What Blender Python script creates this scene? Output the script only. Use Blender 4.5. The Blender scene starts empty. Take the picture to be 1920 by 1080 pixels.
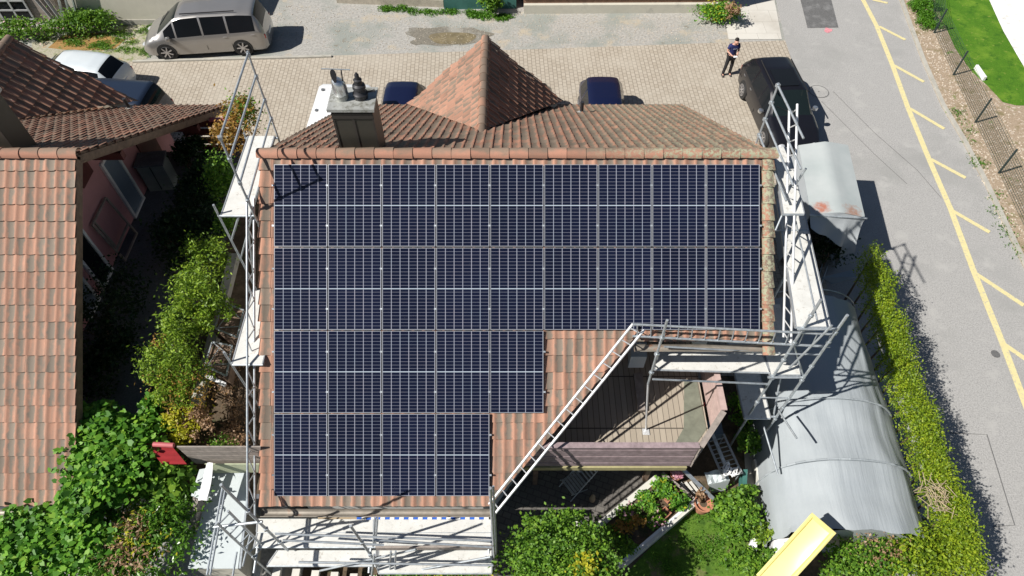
import bpy, bmesh, math, random
import numpy as np
from mathutils import Vector, Matrix
random.seed(7)
rs = np.random.RandomState(11)
scn = bpy.context.scene
C = scn.collection
# ---------------------------------------------------------------- camera, sky, sun
TH = math.radians(36.6)           # pitch of the solar roof; the drone looks square onto it
CT, ST = math.cos(TH), math.sin(TH)
F = 1280.0; HC = 17.5             # focal length in photo pixels, camera height
CAM = Vector((0, 0, HC)); D_ = Vector((0, ST, -CT)); U_ = Vector((0, CT, ST)); R_ = Vector((1, 0, 0))
cam = bpy.data.cameras.new('camera'); camo = bpy.data.objects.new('camera', cam); C.objects.link(camo)
cam.lens = 24.0; cam.sensor_width = 36.0; cam.clip_end = 2000; cam.clip_start = .1
camo.location = CAM; camo.rotation_euler = (TH, 0, 0); scn.camera = camo
SUN = Vector((-.644, -.24, .726)).normalized()
w = bpy.data.worlds.new('World'); scn.world = w; w.use_nodes = True
nt = w.node_tree; bg = nt.nodes['Background']; sky = nt.nodes.new('ShaderNodeTexSky')
sky.sky_type = 'NISHITA'; sky.sun_disc = False
sky.sun_elevation = math.asin(SUN.z); sky.sun_rotation = math.atan2(SUN.x, SUN.y)
sky.air_density = 1.0; sky.dust_density = .6
nt.links.new(sky.outputs[0], bg.inputs[0]); bg.inputs[1].default_value = .038
sl = bpy.data.lights.new('sun', 'SUN'); sl.energy = 4.6; sl.angle = math.radians(.5); sl.color = (1, .955, .89)
slo = bpy.data.objects.new('sun', sl); C.objects.link(slo)
slo.rotation_euler = SUN.to_track_quat('Z', 'Y').to_euler()
scn.view_settings.view_transform = 'Standard'; scn.view_settings.look = 'None'
scn.view_settings.exposure = 0.48; scn.view_settings.gamma = 1
scn.cycles.max_bounces = 6; scn.cycles.transparent_max_bounces = 8

# ---------------------------------------------------------------- photo pixel -> real place
def ray(px, py): return F*D_ + (px-960)*R_ + (540-py)*U_
def G(px, py, z=0.0):
    r = ray(px, py); return CAM + r*((z-HC)/r.z)
def PX(px, py, x):
    r = ray(px, py); return CAM + r*(x/r.x)
def PY(px, py, y):
    r = ray(px, py); return CAM + r*(y/r.y)
DT = 14.69                        # distance of the tile plane
def RF(px, py, off=0.0): return CAM + ray(px, py)*((DT-off)/F)
def ns(z0, px, py): return G(px, py, z0)

# ---------------------------------------------------------------- materials
def lin(c): return tuple(((v/255)/12.92 if v/255 <= .04045 else ((v/255+.055)/1.055)**2.4) for v in c)
class NT:
    def __init__(s, name):
        s.m = bpy.data.materials.new(name); s.m.use_nodes = True; s.t = s.m.node_tree
        s.b = s.t.nodes['Principled BSDF']; s.out = s.t.nodes['Material Output']
    def n(s, typ, **kw):
        x = s.t.nodes.new('ShaderNode'+typ)
        for k, v in kw.items():
            if k.startswith('i_'): x.inputs[k[2:].replace('_', ' ')].default_value = v
            else: setattr(x, k, v)
        return x
    def l(s, a, b): s.t.links.new(a, b)
    def coord(s, kind='Object'):
        if kind == 'World': return s.n('NewGeometry').outputs['Position']
        return s.n('TexCoord').outputs[kind]
    def noise(s, co, scale, detail=4, rough=.6, out='Fac', dist=0):
        x = s.n('TexNoise'); x.inputs['Scale'].default_value = scale; x.inputs['Detail'].default_value = detail
        x.inputs['Roughness'].default_value = rough; x.inputs['Distortion'].default_value = dist; s.l(co, x.inputs['Vector'])
        return x.outputs[out]
    def ramp(s, fac, stops):
        x = s.n('ValToRGB'); e = x.color_ramp.elements
        while len(e) < len(stops): e.new(.5)
        for k, (p, c) in enumerate(stops):
            e[k].position = p; e[k].color = (c, c, c, 1) if isinstance(c, (int, float)) else (*c, 1)
        s.l(fac, x.inputs[0]); return x.outputs[0]
    def mix(s, fac, a, b, mode='MIX'):
        x = s.n('Mix', data_type='RGBA', blend_type=mode)
        for i, v in ((0, fac), (6, a), (7, b)):
            if isinstance(v, (int, float)): x.inputs[i].default_value = v
            elif isinstance(v, tuple): x.inputs[i].default_value = (*v, 1) if len(v) == 3 else v
            else: s.l(v, x.inputs[i])
        return x.outputs[2]
    def math(s, op, a, b=0.0, c=None):
        x = s.n('Math', operation=op)
        for i, v in enumerate((a, b) if c is None else (a, b, c)):
            if isinstance(v, (int, float)): x.inputs[i].default_value = v
            else: s.l(v, x.inputs[i])
        return x.outputs[0]
    def bump(s, h, strength=.3, dist=.02):
        x = s.n('Bump'); x.inputs['Strength'].default_value = strength; x.inputs['Distance'].default_value = dist
        s.l(h, x.inputs['Height']); s.l(x.outputs[0], s.b.inputs['Normal'])
    def base(s, c):
        if isinstance(c, tuple): s.b.inputs['Base Color'].default_value = (*c, 1)
        else: s.l(c, s.b.inputs['Base Color'])
M = {}
def simple(name, col, rough=.6, metal=0, var=.12, scale=4, bump=0, coat=0, stain=None, world=False, spec=.5):
    k = NT(name); co = k.coord('World' if world else 'Object')
    n = k.noise(co, scale, 6, .65)
    c1 = tuple(v*(1-var) for v in col); c2 = tuple(min(1, v*(1+var)) for v in col)
    c = k.ramp(n, [(.3, c1), (.7, c2)])
    if stain:
        f = k.ramp(k.noise(co, stain[1], 5, .7), [(stain[2], 0.0), (stain[2]+.12, 1.0)])
        c = k.mix(f, c, stain[0])
    k.base(c); k.b.inputs['Roughness'].default_value = rough; k.b.inputs['Metallic'].default_value = metal
    k.b.inputs['Coat Weight'].default_value = coat*(.35 if max(col) < .1 else 1); k.b.inputs['Coat Roughness'].default_value = .05
    k.b.inputs['Specular IOR Level'].default_value = spec
    if bump: k.bump(k.noise(co, scale*6, 4), bump, .01)
    M[name] = k.m; return k.m

def tile_mat(name, pink, grey, amount, lichen=0.0):
    k = NT(name); uv = k.n('UVMap').outputs[0]
    fl = k.n('VectorMath', operation='FLOOR'); k.l(uv, fl.inputs[0])
    wn = k.n('TexWhiteNoise', noise_dimensions='3D'); k.l(fl.outputs[0], wn.inputs['Vector'])
    fr = k.n('VectorMath', operation='FRACTION'); k.l(uv, fr.inputs[0])
    sx = k.n('SeparateXYZ'); k.l(fr.outputs[0], sx.inputs[0])
    wob = k.noise(uv, 1.7, 3, .6)
    # firing flush: a grey band along one side of each tile, its place and strength different per tile
    a = k.math('ADD', sx.outputs[0], k.math('MULTIPLY', k.math('SUBTRACT', wob, .5), .9))
    band = k.math('SUBTRACT', 1, k.math('MULTIPLY', k.math('ABSOLUTE', k.math('SUBTRACT', a, .62)), 2.3))
    sep = k.n('SeparateColor'); k.l(wn.outputs['Color'], sep.inputs[0])
    st = k.math('MULTIPLY', k.math('MAXIMUM', band, 0), k.math('ADD', sep.outputs[0], .25))
    g = k.math('ADD', k.math('MULTIPLY', st, amount*1.3), k.math('MULTIPLY', k.math('SUBTRACT', sep.outputs[1], .5), .30))
    co = k.coord('World')
    g = k.math('ADD', g, k.math('MULTIPLY', k.math('SUBTRACT', k.noise(co, 1.1, 4, .6), .5), .9))
    if amount > .96: g = k.math('ADD', g, .25)
    mp = k.n('Mapping'); mp.inputs['Scale'].default_value = (2.6, .22, 1); k.l(uv, mp.inputs[0])
    g = k.math('ADD', g, k.math('MULTIPLY', k.math('SUBTRACT', k.noise(mp.outputs[0], 1.0, 4, .6), .5), .8))
    f = k.ramp(g, [(.05, 0.0), (.75, 1.0)])
    c = k.mix(f, pink, grey)
    c = k.mix(k.math('MULTIPLY', k.noise(co, 28, 4, .7), .35), c, tuple(v*.55 for v in grey))
    br = k.n('HueSaturation'); k.l(c, br.inputs['Color']); k.l(k.math('ADD', .84, k.math('MULTIPLY', sep.outputs[2], .32)), br.inputs['Value'])
    c = br.outputs[0]
    if lichen:
        nl = k.noise(co, 13, 5, .75); sw = k.n('SeparateXYZ'); k.l(co, sw.inputs[0])
        side = k.ramp(k.math('MULTIPLY', sw.outputs[0], .1), [(.14, 0.0), (.36, 1.0)])
        fl_ = k.math('MULTIPLY', k.ramp(nl, [(.47, 0.0), (.56, 1.0)]), k.math('MULTIPLY', side, lichen))
        c = k.mix(fl_, c, (.34, .35, .24))
    k.base(c); k.b.inputs['Roughness'].default_value = .82; k.b.inputs['Specular IOR Level'].default_value = .3
    k.bump(k.noise(co, 60, 4, .7), .25, .006); M[name] = k.m

tile_mat('tile_front', (.44, .235, .162), (.215, .18, .145), .95)
tile_mat('tile_back', (.40, .185, .12), (.185, .145, .11), 1.0, .5)
tile_mat('tile_dormer', (.40, .215, .15), (.19, .15, .115), .95)
tile_mat('tile_edge', (.44, .225, .15), (.20, .16, .125), .9, 1.0)
tile_mat('tile_crest', (.40, .21, .14), (.20, .15, .115), .97)
tile_mat('tile_ridge', (.42, .21, .145), (.24, .175, .13), .8, 1.0)

def leaf_mat(name, cols, rough=.5, trans=.35):
    k = NT(name); at = k.n('Attribute', attribute_name='rnd'); co = k.coord('World')
    f = k.math('ADD', k.math('MULTIPLY', at.outputs['Fac'], .62), k.math('MULTIPLY', k.math('SUBTRACT', k.noise(co, 2.2, 3, .6), .3), .75))
    st = [(i/(len(cols)-1), c) for i, c in enumerate(cols)]
    c = k.ramp(f, st); k.base(c); k.b.inputs['Roughness'].default_value = rough; k.b.inputs['Specular IOR Level'].default_value = .35
    tr = k.n('BsdfTranslucent'); k.l(c, tr.inputs[0]); mx = k.n('MixShader'); mx.inputs[0].default_value = trans
    k.l(k.b.outputs[0], mx.inputs[1]); k.l(tr.outputs[0], mx.inputs[2]); k.l(mx.outputs[0], k.out.inputs[0]); M[name] = k.m
leaf_mat('leaf_thuja', [(.05, .10, .012), (.14, .25, .02), (.28, .42, .035), (.42, .50, .05)])
leaf_mat('leaf_hedge', [(.05, .10, .01), (.16, .26, .014), (.30, .40, .022), (.44, .48, .03)])
leaf_mat('leaf_vine', [(.03, .10, .012), (.09, .26, .025), (.20, .42, .04), (.38, .52, .06)])
leaf_mat('leaf_green', [(.03, .085, .012), (.09, .21, .02), (.19, .36, .035), (.33, .46, .05)])
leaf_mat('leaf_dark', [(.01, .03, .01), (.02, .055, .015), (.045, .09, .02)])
leaf_mat('leaf_laurel', [(.03, .085, .012), (.08, .20, .02), (.15, .32, .035), (.30, .38, .07)], .3)
leaf_mat('leaf_yellow', [(.25, .28, .02), (.50, .48, .03), (.66, .62, .05)])
leaf_mat('leaf_orange', [(.18, .16, .03), (.38, .22, .05), (.52, .26, .07)])
leaf_mat('leaf_dry', [(.20, .13, .07), (.40, .25, .14), (.60, .42, .28)])
leaf_mat('grass_blade', [(.05, .15, .01), (.09, .24, .015), (.16, .32, .03)])
leaf_mat('petal_pink', [(.55, .2, .32), (.75, .42, .5), (.8, .6, .65)])

simple('galv', (.46, .50, .53), .42, .55, .25, 9)
simple('alu', (.72, .73, .74), .38, .35, .1, 5)
simple('frame_silver', (.36, .38, .42), .45, .3, .05)
simple('plank', (.66, .66, .63), .8, 0, .10, 4, .15, stain=((.42, .40, .36), 7, .56))
kp = NT('plank'); co = kp.coord('World'); cc = kp.ramp(kp.noise(co, 3.5, 6, .7), [(.3, (.56, .56, .53)), (.7, (.68, .68, .65))])
cc = kp.mix(kp.ramp(kp.noise(co, 8, 6, .75), [(.56, 0.0), (.66, .8)]), cc, (.40, .375, .33)); vo = kp.n('TexVoronoi'); vo.inputs['Scale'].default_value = 11; kp.l(co, vo.inputs['Vector'])
cc = kp.mix(kp.ramp(vo.outputs['Distance'], [(.06, .55), (.11, 0.0)]), cc, (.22, .21, .19)); kp.base(cc); kp.b.inputs['Roughness'].default_value = .8; kp.bump(kp.noise(co, 30, 4), .15, .01); M['plank'] = kp.m
simple('plank_rim', (.42, .44, .46), .5, .5, .2)
simple('wood_grey', (.30, .26, .23), .85, 0, .25, 8, .4)
simple('wood_brown', (.17, .115, .08), .85, 0, .3, 6, .3)
simple('wood_purple', (.29, .225, .235), .75, 0, .3, 7, .3)
simple('wood_red', (.10, .022, .02), .7, 0, .2)
simple('red_paint', (.30, .025, .03), .5, 0, .15)
simple('red_faded', (.48, .12, .13), .6, 0, .15)
simple('plaster_pink', (.50, .25, .26), .9, 0, .06, 3, .1)
simple('plaster_cream', (.55, .53, .45), .9, 0, .06, 3, .15, stain=((.40, .39, .34), 1.4, .6))
simple('plaster_white', (.62, .62, .60), .9, 0, .05, 3, .1)
simple('sheet_dark', (.05, .047, .038), .5, .2, .1, 2)
simple('sheet_edge', (.05, .045, .04), .5, .3)
simple('lead', (.42, .43, .41), .6, .4, .2, 5, stain=((.22, .22, .19), 6, .5))
simple('steel', (.72, .74, .76), .28, .9, .05)
simple('soot', (.035, .035, .04), .5, .3, .2)
simple('gutter', (.30, .27, .23), .55, .4, .25, 4, 0, stain=((.33, .18, .12), 4, .6))
simple('white_pvc', (.72, .73, .74), .5, 0, .03)
simple('window_glass', (.010, .012, .015), .08, 0, .1, 1, 0, 0, spec=.2)
simple('blind_blue', (.16, .21, .27), .6, 0, .05)
simple('concrete', (.40, .385, .34), .9, 0, .15, 3, .3, stain=((.24, .24, .19), 2.2, .58))
simple('concrete_pale', (.60, .59, .54), .9, 0, .06, 2, .15)
simple('black_plastic', (.02, .02, .022), .5, 0, .1)
simple('tyre', (.02, .02, .02), .8, 0, .2)
simple('rim', (.5, .5, .52), .3, .8, .05)
simple('tarp', (.40, .43, .45), .5, 0, .06, 1.2, .12, stain=((.33, .36, .39), .8, .62))
simple('sheet_white', (.50, .55, .56), .55, 0, .05, 2, 0, stain=((.52, .56, .60), 1.5, .6))
simple('white_paint', (.8, .8, .8), .5, 0, .04)
simple('slide_yellow', (.74, .66, .26), .35, 0, .05, 2, 0, .2)
simple('terracotta', (.45, .2, .12), .8, 0, .15, 8, .2)
simple('teal', (.05, .16, .14), .6, 0, .15, 3)
simple('post_green', (.035, .055, .055), .5, .2, .1)
simple('wire', (.04, .075, .06), .6, .2, .1)
simple('blue_cloth', (.02, .12, .55), .7)
simple('grey_pot', (.12, .13, .14), .6)
simple('skin', (.55, .31, .23), .6, 0, .05)
simple('hair', (.015, .011, .009), .6)
simple('shirt_navy', (.018, .024, .11), .8, 0, .2, 20)
simple('trousers_black', (.015, .015, .018), .8, 0, .2, 10)
simple('shoe', (.05, .045, .045), .6)
simple('light_red', (.5, .02, .02), .2, 0, .05, 4, 0, 1)
simple('lamp_glass', (.6, .62, .64), .15, .3, .05, 4, 0, 1)
simple('bark', (.13, .09, .06), .9, 0, .3, 12, .5)
simple('brick', (.22, .13, .09), .9, 0, .3, 5, .3)
simple('stone', (.42, .38, .31), .9, 0, .2, 4, .4)
for nm, c, me in (('paint_silver', (.33, .32, .31), .55), ('paint_pale', (.66, .72, .75), .05), ('paint_navy', (.007, .011, .045), .2), ('paint_slate', (.02, .032, .06), .2),
                  ('paint_black', (.010, .010, .014), .2), ('paint_white', (.74, .75, .76), 0)):
    simple(nm, c, .32, me, .04, 1.5, 0, 1)

def ground_mat(name, col, spots, fine=40, world=True, bump=.5, rough=.95):
    k = NT(name); co = k.coord('World'); c = k.ramp(k.noise(co, fine, 3, .7), [(.25, tuple(v*.62 for v in col)), (.5, col), (.8, tuple(min(1, v*1.35) for v in col))])
    for (cc, sc, th, wd) in spots:
        c = k.mix(k.ramp(k.noise(co, sc, 6, .65), [(th, 0.0), (th+wd, 1.0)]), c, cc)
    k.base(c); k.b.inputs['Roughness'].default_value = rough; k.b.inputs['Specular IOR Level'].default_value = .25
    k.bump(k.noise(co, fine*.8, 4, .7), bump, .02); M[name] = k.m
ground_mat('gravel', (.36, .35, .325), [((.27, .285, .26), .5, .47, .14), ((.42, .37, .29), .8, .56, .1), ((.20, .17, .13), 1.0, .64, .06)], 10)
ground_mat('asphalt', (.35, .345, .335), [((.29, .29, .28), .30, .5, .2), ((.39, .385, .37), 1.1, .56, .12), ((.26, .26, .255), 3.1, .66, .05)], 26, bump=.3)
ground_mat('asphalt_patch', (.13, .13, .13), [((.20, .20, .20), 1.6, .5, .15)], 22, bump=.25)
ground_mat('soil', (.10, .075, .05), [((.18, .13, .085), 2.5, .5, .15), ((.035, .055, .02), 1.5, .58, .1)], 14)
ground_mat('verge', (.34, .265, .19), [((.55, .48, .40), 7, .56, .06), ((.22, .18, .10), 2.2, .55, .1), ((.14, .2, .05), 1.3, .62, .08)], 18)
ground_mat('weedy', (.36, .34, .26), [((.16, .20, .06), 2.4, .5, .12), ((.40, .22, .09), 1.1, .56, .1)], 16)
ground_mat('lawn', (.065, .165, .010), [((.13, .24, .02), 1.0, .48, .2), ((.04, .12, .008), 2.5, .53, .12), ((.18, .24, .04), 4.5, .6, .08)], 24)
ground_mat('garden_lawn', (.09, .17, .02), [((.20, .16, .09), 1.6, .52, .12), ((.05, .11, .015), 3, .5, .15)], 20)
ground_mat('moss', (.32, .19, .07), [((.14, .17, .05), 3, .55, .1)], 20)
ground_mat('puddle', (.20, .165, .10), [((.15, .13, .09), 1.2, .5, .2)], 3, bump=0, rough=.35)
ground_mat('white_terrace', (.80, .79, .76), [], 3, bump=.05)
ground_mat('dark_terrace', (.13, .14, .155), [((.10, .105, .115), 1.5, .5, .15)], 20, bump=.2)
def paver(name, c1, c2, mortar, bw, rh, rot=0, ms=.012, stain=(.34, .31, .26)):
    k = NT(name); co = k.coord('World'); mp = k.n('Mapping'); mp.inputs['Rotation'].default_value = (0, 0, rot); k.l(co, mp.inputs[0])
    b = k.n('TexBrick'); b.offset = .5; k.l(mp.outputs[0], b.inputs['Vector']); b.inputs['Scale'].default_value = 1
    b.inputs['Brick Width'].default_value = bw; b.inputs['Row Height'].default_value = rh; b.inputs['Mortar Size'].default_value = ms; b.inputs['Mortar Smooth'].default_value = .3
    b.inputs['Color1'].default_value = (*c1, 1); b.inputs['Color2'].default_value = (*c2, 1); b.inputs['Mortar'].default_value = (*mortar, 1)
    c = k.mix(k.ramp(k.noise(co, .45, 5, .6), [(.48, 0.0), (.68, .75)]), b.outputs[0], stain, 'MIX')
    c = k.mix(.35, c, b.outputs[0]); c = k.mix(k.math('MULTIPLY', k.noise(co, 30, 3), .25), c, mortar)
    k.base(c); k.b.inputs['Roughness'].default_value = .9; k.bump(b.outputs['Fac'], -.3, .01); M[name] = k.m
paver('pavers', (.47, .42, .345), (.40, .35, .28), (.21, .18, .145), .225, .17, math.radians(88), .014, (.50, .46, .39))
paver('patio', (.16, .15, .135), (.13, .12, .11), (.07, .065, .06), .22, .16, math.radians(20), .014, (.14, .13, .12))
paver('slabs', (.62, .60, .55), (.58, .56, .51), (.4, .38, .34), .9, .9, 0, .01)

def panel_mat():
    k = NT('solar_cells'); uv = k.n('UVMap').outputs[0]; s = k.n('SeparateXYZ'); k.l(uv, s.inputs[0])
    def line(v, n, wd):
        f = k.math('FRACT', k.math('MULTIPLY', v, n)); d = k.math('ABSOLUTE', k.math('SUBTRACT', f, .5))
        return k.ramp(d, [(.5-wd*1.6, 0.0), (.5-wd*.9, 1.0)])
    a = line(s.outputs[0], 6, .030); b = line(s.outputs[1], 24, .036)
    mid = k.ramp(k.math('ABSOLUTE', k.math('SUBTRACT', s.outputs[1], .5)), [(.003, 1.0), (.0062, 0.0)])
    fine = k.math('MULTIPLY', line(s.outputs[0], 60, .12), .035)
    co = k.coord('World')
    oi = k.n('ObjectInfo'); cell = k.mix(k.math('ADD', k.math('MULTIPLY', k.noise(co, .8, 2), .5), k.math('MULTIPLY', oi.outputs['Random'], .5)), (.0028, .0045, .015), (.0065, .0095, .030))
    cell = k.mix(fine, cell, (.18, .2, .25))
    la = k.mix(k.noise(co, 1.5, 2), (.38, .50, .62), (.58, .52, .60))
    c = k.mix(k.math('MULTIPLY', b, .34), cell, la); c = k.mix(k.math('MULTIPLY', a, .52), c, la); c = k.mix(mid, c, (.42, .49, .56))
    dust = k.ramp(k.noise(co, 26, 4, .75), [(.62, 0.0), (.74, .10)]); c = k.mix(dust, c, (.3, .29, .27)); k.base(c); k.b.inputs['Roughness'].default_value = .16; k.b.inputs['Specular IOR Level'].default_value = .22
    M['solar_cells'] = k.m
panel_mat()

# ---------------------------------------------------------------- mesh builder
class MB:
    def __init__(s): s.v = []; s.f = []; s.uv = []; s.sm = False
    def add(s, vs, fs, uvs=None):
        o = len(s.v); s.v += [tuple(p) for p in vs]; s.f += [tuple(i+o for i in f) for f in fs]
        if uvs: s.uv += uvs
        return s
    def quad(s, a, b, c, d): return s.add([a, b, c, d], [(0, 1, 2, 3)])
    def box(s, c, sz, rz=0.0, M3=None):
        hx, hy, hz = sz[0]/2, sz[1]/2, sz[2]/2; R = M3 or Matrix.Rotation(rz, 3, 'Z'); c = Vector(c)
        vs = [c + R @ Vector((x*hx, y*hy, z*hz)) for x in (-1, 1) for y in (-1, 1) for z in (-1, 1)]
        return s.add(vs, [(0, 1, 3, 2), (4, 6, 7, 5), (0, 4, 5, 1), (2, 3, 7, 6), (0, 2, 6, 4), (1, 5, 7, 3)])
    def bar(s, a, b, w_, h, up=Vector((0, 0, 1))):      # rectangular bar from a to b
        a, b = Vector(a), Vector(b); d = (b-a); L = d.length; d.normalize(); x = d.cross(up).normalized(); u = x.cross(d)
        R = Matrix((d, x, u)).transposed(); return s.box((a+b)/2, (L, w_, h), M3=R)
    def tube(s, a, b, r, n=8, r2=None, caps=True):
        a, b = Vector(a), Vector(b); d = (b-a).normalized(); t = Vector((0, 0, 1)) if abs(d.z) < .9 else Vector((1, 0, 0))
        x = d.cross(t).normalized(); y = d.cross(x); r2 = r if r2 is None else r2
        vs = [a + (x*math.cos(k*2*math.pi/n)+y*math.sin(k*2*math.pi/n))*r for k in range(n)] + [b + (x*math.cos(k*2*math.pi/n)+y*math.sin(k*2*math.pi/n))*r2 for k in range(n)]
        fs = [(k, (k+1) % n, n+(k+1) % n, n+k) for k in range(n)]
        if caps: fs += [tuple(range(n-1, -1, -1)), tuple(range(n, 2*n))]
        return s.add(vs, fs)
    def path(s, pts, r, n=6):
        for a, b in zip(pts[:-1], pts[1:]): s.tube(a, b, r, n)
        return s
    def lathe(s, c, prof, n=16, M3=None):
        c = Vector(c); R = M3 or Matrix.Identity(3); vs = []
        for (r, z) in prof: vs += [c + R @ Vector((r*math.cos(k*2*math.pi/n), r*math.sin(k*2*math.pi/n), z)) for k in range(n)]
        fs = [(j*n+k, j*n+(k+1) % n, (j+1)*n+(k+1) % n, (j+1)*n+k) for j in range(len(prof)-1) for k in range(n)]
        fs.append(tuple(range(n-1, -1, -1))); fs.append(tuple(range((len(prof)-1)*n, len(prof)*n)))
        return s.add(vs, fs)
    def prism(s, poly, z0, z1):
        n = len(poly); vs = [Vector((p[0], p[1], z0)) for p in poly] + [Vector((p[0], p[1], z1)) for p in poly]
        return s.add(vs, [tuple(range(n-1, -1, -1)), tuple(range(n, 2*n))] + [(k, (k+1) % n, n+(k+1) % n, n+k) for k in range(n)])
    def slab(s, top, thick):                             # thick = vector from top to bottom
        n = len(top); t = Vector(thick); top = [Vector(p) for p in top]
        return s.add(top + [p+t for p in top], [tuple(range(n)), tuple(range(2*n-1, n-1, -1))] + [(k, n+k, n+(k+1) % n, (k+1) % n) for k in range(n)])
    def grid(s, rows):                                   # rows of points
        m = len(rows[0]); vs = [p for r in rows for p in r]
        return s.add(vs, [(j*m+k, j*m+k+1, (j+1)*m+k+1, (j+1)*m+k) for j in range(len(rows)-1) for k in range(m-1)])
    def build(s, name, mat, parent=None, smooth=False, local=False, origin=None, recalc=True):
        me = bpy.data.meshes.new(name); o = bpy.data.objects.new(name, me); C.objects.link(o)
        off = Vector((0, 0, 0))
        if parent is not None:
            o.parent = parent
            if not local:
                p = parent
                while p is not None: off += Vector(p.location); p = p.parent
        elif not local:
            if origin is None:
                a = np.array([tuple(v) for v in s.v]); origin = ((a[:, 0].min()+a[:, 0].max())/2, (a[:, 1].min()+a[:, 1].max())/2, a[:, 2].min())
            o.location = origin; off = Vector(origin)
        me.from_pydata([(v[0]-off.x, v[1]-off.y, v[2]-off.z) for v in s.v], [], s.f)
        if s.uv:
            ul = me.uv_layers.new(name='UVMap'); ul.data.foreach_set('uv', np.array(s.uv, dtype=np.float32).ravel())
        if recalc and not s.uv:
            bm = bmesh.new(); bm.from_mesh(me); bmesh.ops.recalc_face_normals(bm, faces=bm.faces); bm.to_mesh(me); bm.free()
        if smooth: me.shade_smooth() if smooth is True else (me.shade_smooth(), me.set_sharp_from_angle(angle=math.radians(smooth)))
        me.materials.append(M[mat]); me.update(); return o
def tag(o, label=None, cat=None, group=None, kind=None):
    if label: o['label'] = label
    if cat: o['category'] = cat
    if group: o['group'] = group
    if kind: o['kind'] = kind
    return o
def thing(name, label, cat, loc, rz=0.0, group=None):
    o = bpy.data.objects.new(name, None); C.objects.link(o); o.location = loc; o.rotation_euler = (0, 0, rz)
    o.empty_display_size = .2; return tag(o, label, cat, group)
def copy_tree(o, parent=None):
    c = o.copy(); C.objects.link(c); c.parent = parent
    for ch in [x for x in bpy.data.objects if x.parent == o and x is not c]: copy_tree(ch, c)
    return c
def sheet(name, pts, mat, z, label=None, parent=None):
    mb = MB(); mb.add([Vector((p[0], p[1], z)) for p in pts], [tuple(range(len(pts)))])
    o = mb.build(name, mat, parent); tag(o, kind='structure' if parent is None else None, label=label)
    if mat and o.data.polygons[0].normal.z < 0: o.data.flip_normals()
    return o
def gp(lst, z=0): return [G(x, y, z) for x, y in lst]

# ---------------------------------------------------------------- ground, roads, paving
o = MB().add([(-300, -200, 0), (300, -200, 0), (300, 400, 0), (-300, 400, 0)], [(0, 1, 2, 3)]).build('ground', 'gravel'); tag(o, kind='structure')
pav = gp([(250, 116), (450, 109), (640, 104), (860, 97), (1100, 89), (1300, 82), (1472, 76)])
sheet('courtyard', [Vector((-26, 25.2, 0))] + [Vector((p.x, p.y, 0)) for p in pav] + [G(1500, 160), G(1520, 300), Vector((9.5, 9.8, 0)), Vector((-26, 9.8, 0))], 'pavers', .008)
road_l = [G(1448, -30), G(1472, 76), G(1500, 160), G(1530, 300), Vector((8.9, 12, 0)), Vector((9.3, 4, 0)), Vector((12, -10, 0))]
kerb = gp([(1672, -40), (1700, 40), (1728, 115), (1765, 200), (1802, 262), (1845, 345), (1880, 420), (1925, 515), (2000, 690)])
sheet('road', road_l + [Vector((22, -10, 0))] + list(reversed(kerb)), 'asphalt', .004)
sheet('verge', kerb + [Vector((24, -10, 0)), Vector((60, -10, 0)), Vector((60, 40, 0)), Vector((kerb[0].x, 40, 0))], 'verge', .006)
mb = MB()
for a, b in zip(kerb[:-1], kerb[1:]): mb.bar(a+Vector((.08, 0, .04)), b+Vector((.08, 0, .04)), .13, .10)
tag(mb.build('kerb', 'concrete'), kind='structure')
lawn_pts = gp([(1735, -60), (1757, 15), (1790, 90), (1822, 135), (1850, 160), (1880, 192), (1905, 198), (1990, 200), (2100, 120), (2000, -60)])
sheet('lawn', lawn_pts, 'lawn', .012)
sheet('terrace', gp([(1838, -60), (1853, 0), (1880, 60), (1900, 95), (1932, 150), (2100, 150), (2100, -60)]), 'white_terrace', .05)
sheet('slab_path', gp([(1366, 74), (1466, 74), (1452, 0), (1440, -60), (1350, -60), (1352, 0)]), 'slabs', .016)
mb = MB(); a, b = G(250, 117), G(622, 107); mb.bar(a+Vector((0, 0, .03)), b+Vector((0, 0, .03)), .12, .1)
tag(mb.build('edging_stone', 'concrete'), kind='structure')
sheet('weed_patch', gp([(60, 118), (250, 116), (276, 110), (275, 60), (330, 42), (200, 45), (60, 80)]), 'weedy', .009)
sheet('moss_patch', gp([(90, 90), (140, 96), (215, 92), (235, 75), (190, 62), (120, 66)]), 'moss', .013)
mb = MB(); cpt = G(832, 68); ground_mat('wet_gravel', (.19, .175, .145), [((.30, .29, .26), .9, .52, .12)], 10)
mb.add([Vector((cpt.x+1.75*math.cos(t)*(1+.22*math.sin(3*t+1)+.08*math.sin(9*t)), cpt.y+.85*math.sin(t)*(1+.2*math.cos(2*t)+.08*math.cos(8*t)), .006)) for t in np.linspace(0, 6.283, 60)[:-1]], [tuple(range(59))])
tag(mb.build('wet_patch', 'wet_gravel'), kind='structure')
mb = MB(); cpt = G(848, 72); mb.add([Vector((cpt.x+1.0*math.cos(t)*(1+.12*math.sin(3*t)), cpt.y+.52*math.sin(t)*(1+.15*math.cos(2*t)), .010)) for t in np.linspace(0, 6.283, 28)[:-1]], [tuple(range(27))])
tag(mb.build('puddle', 'puddle'), kind='structure')
sheet('asphalt_patch', gp([(1498, -10), (1514, 53), (1572, 52), (1556, -10)]), 'asphalt_patch', .010)
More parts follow.
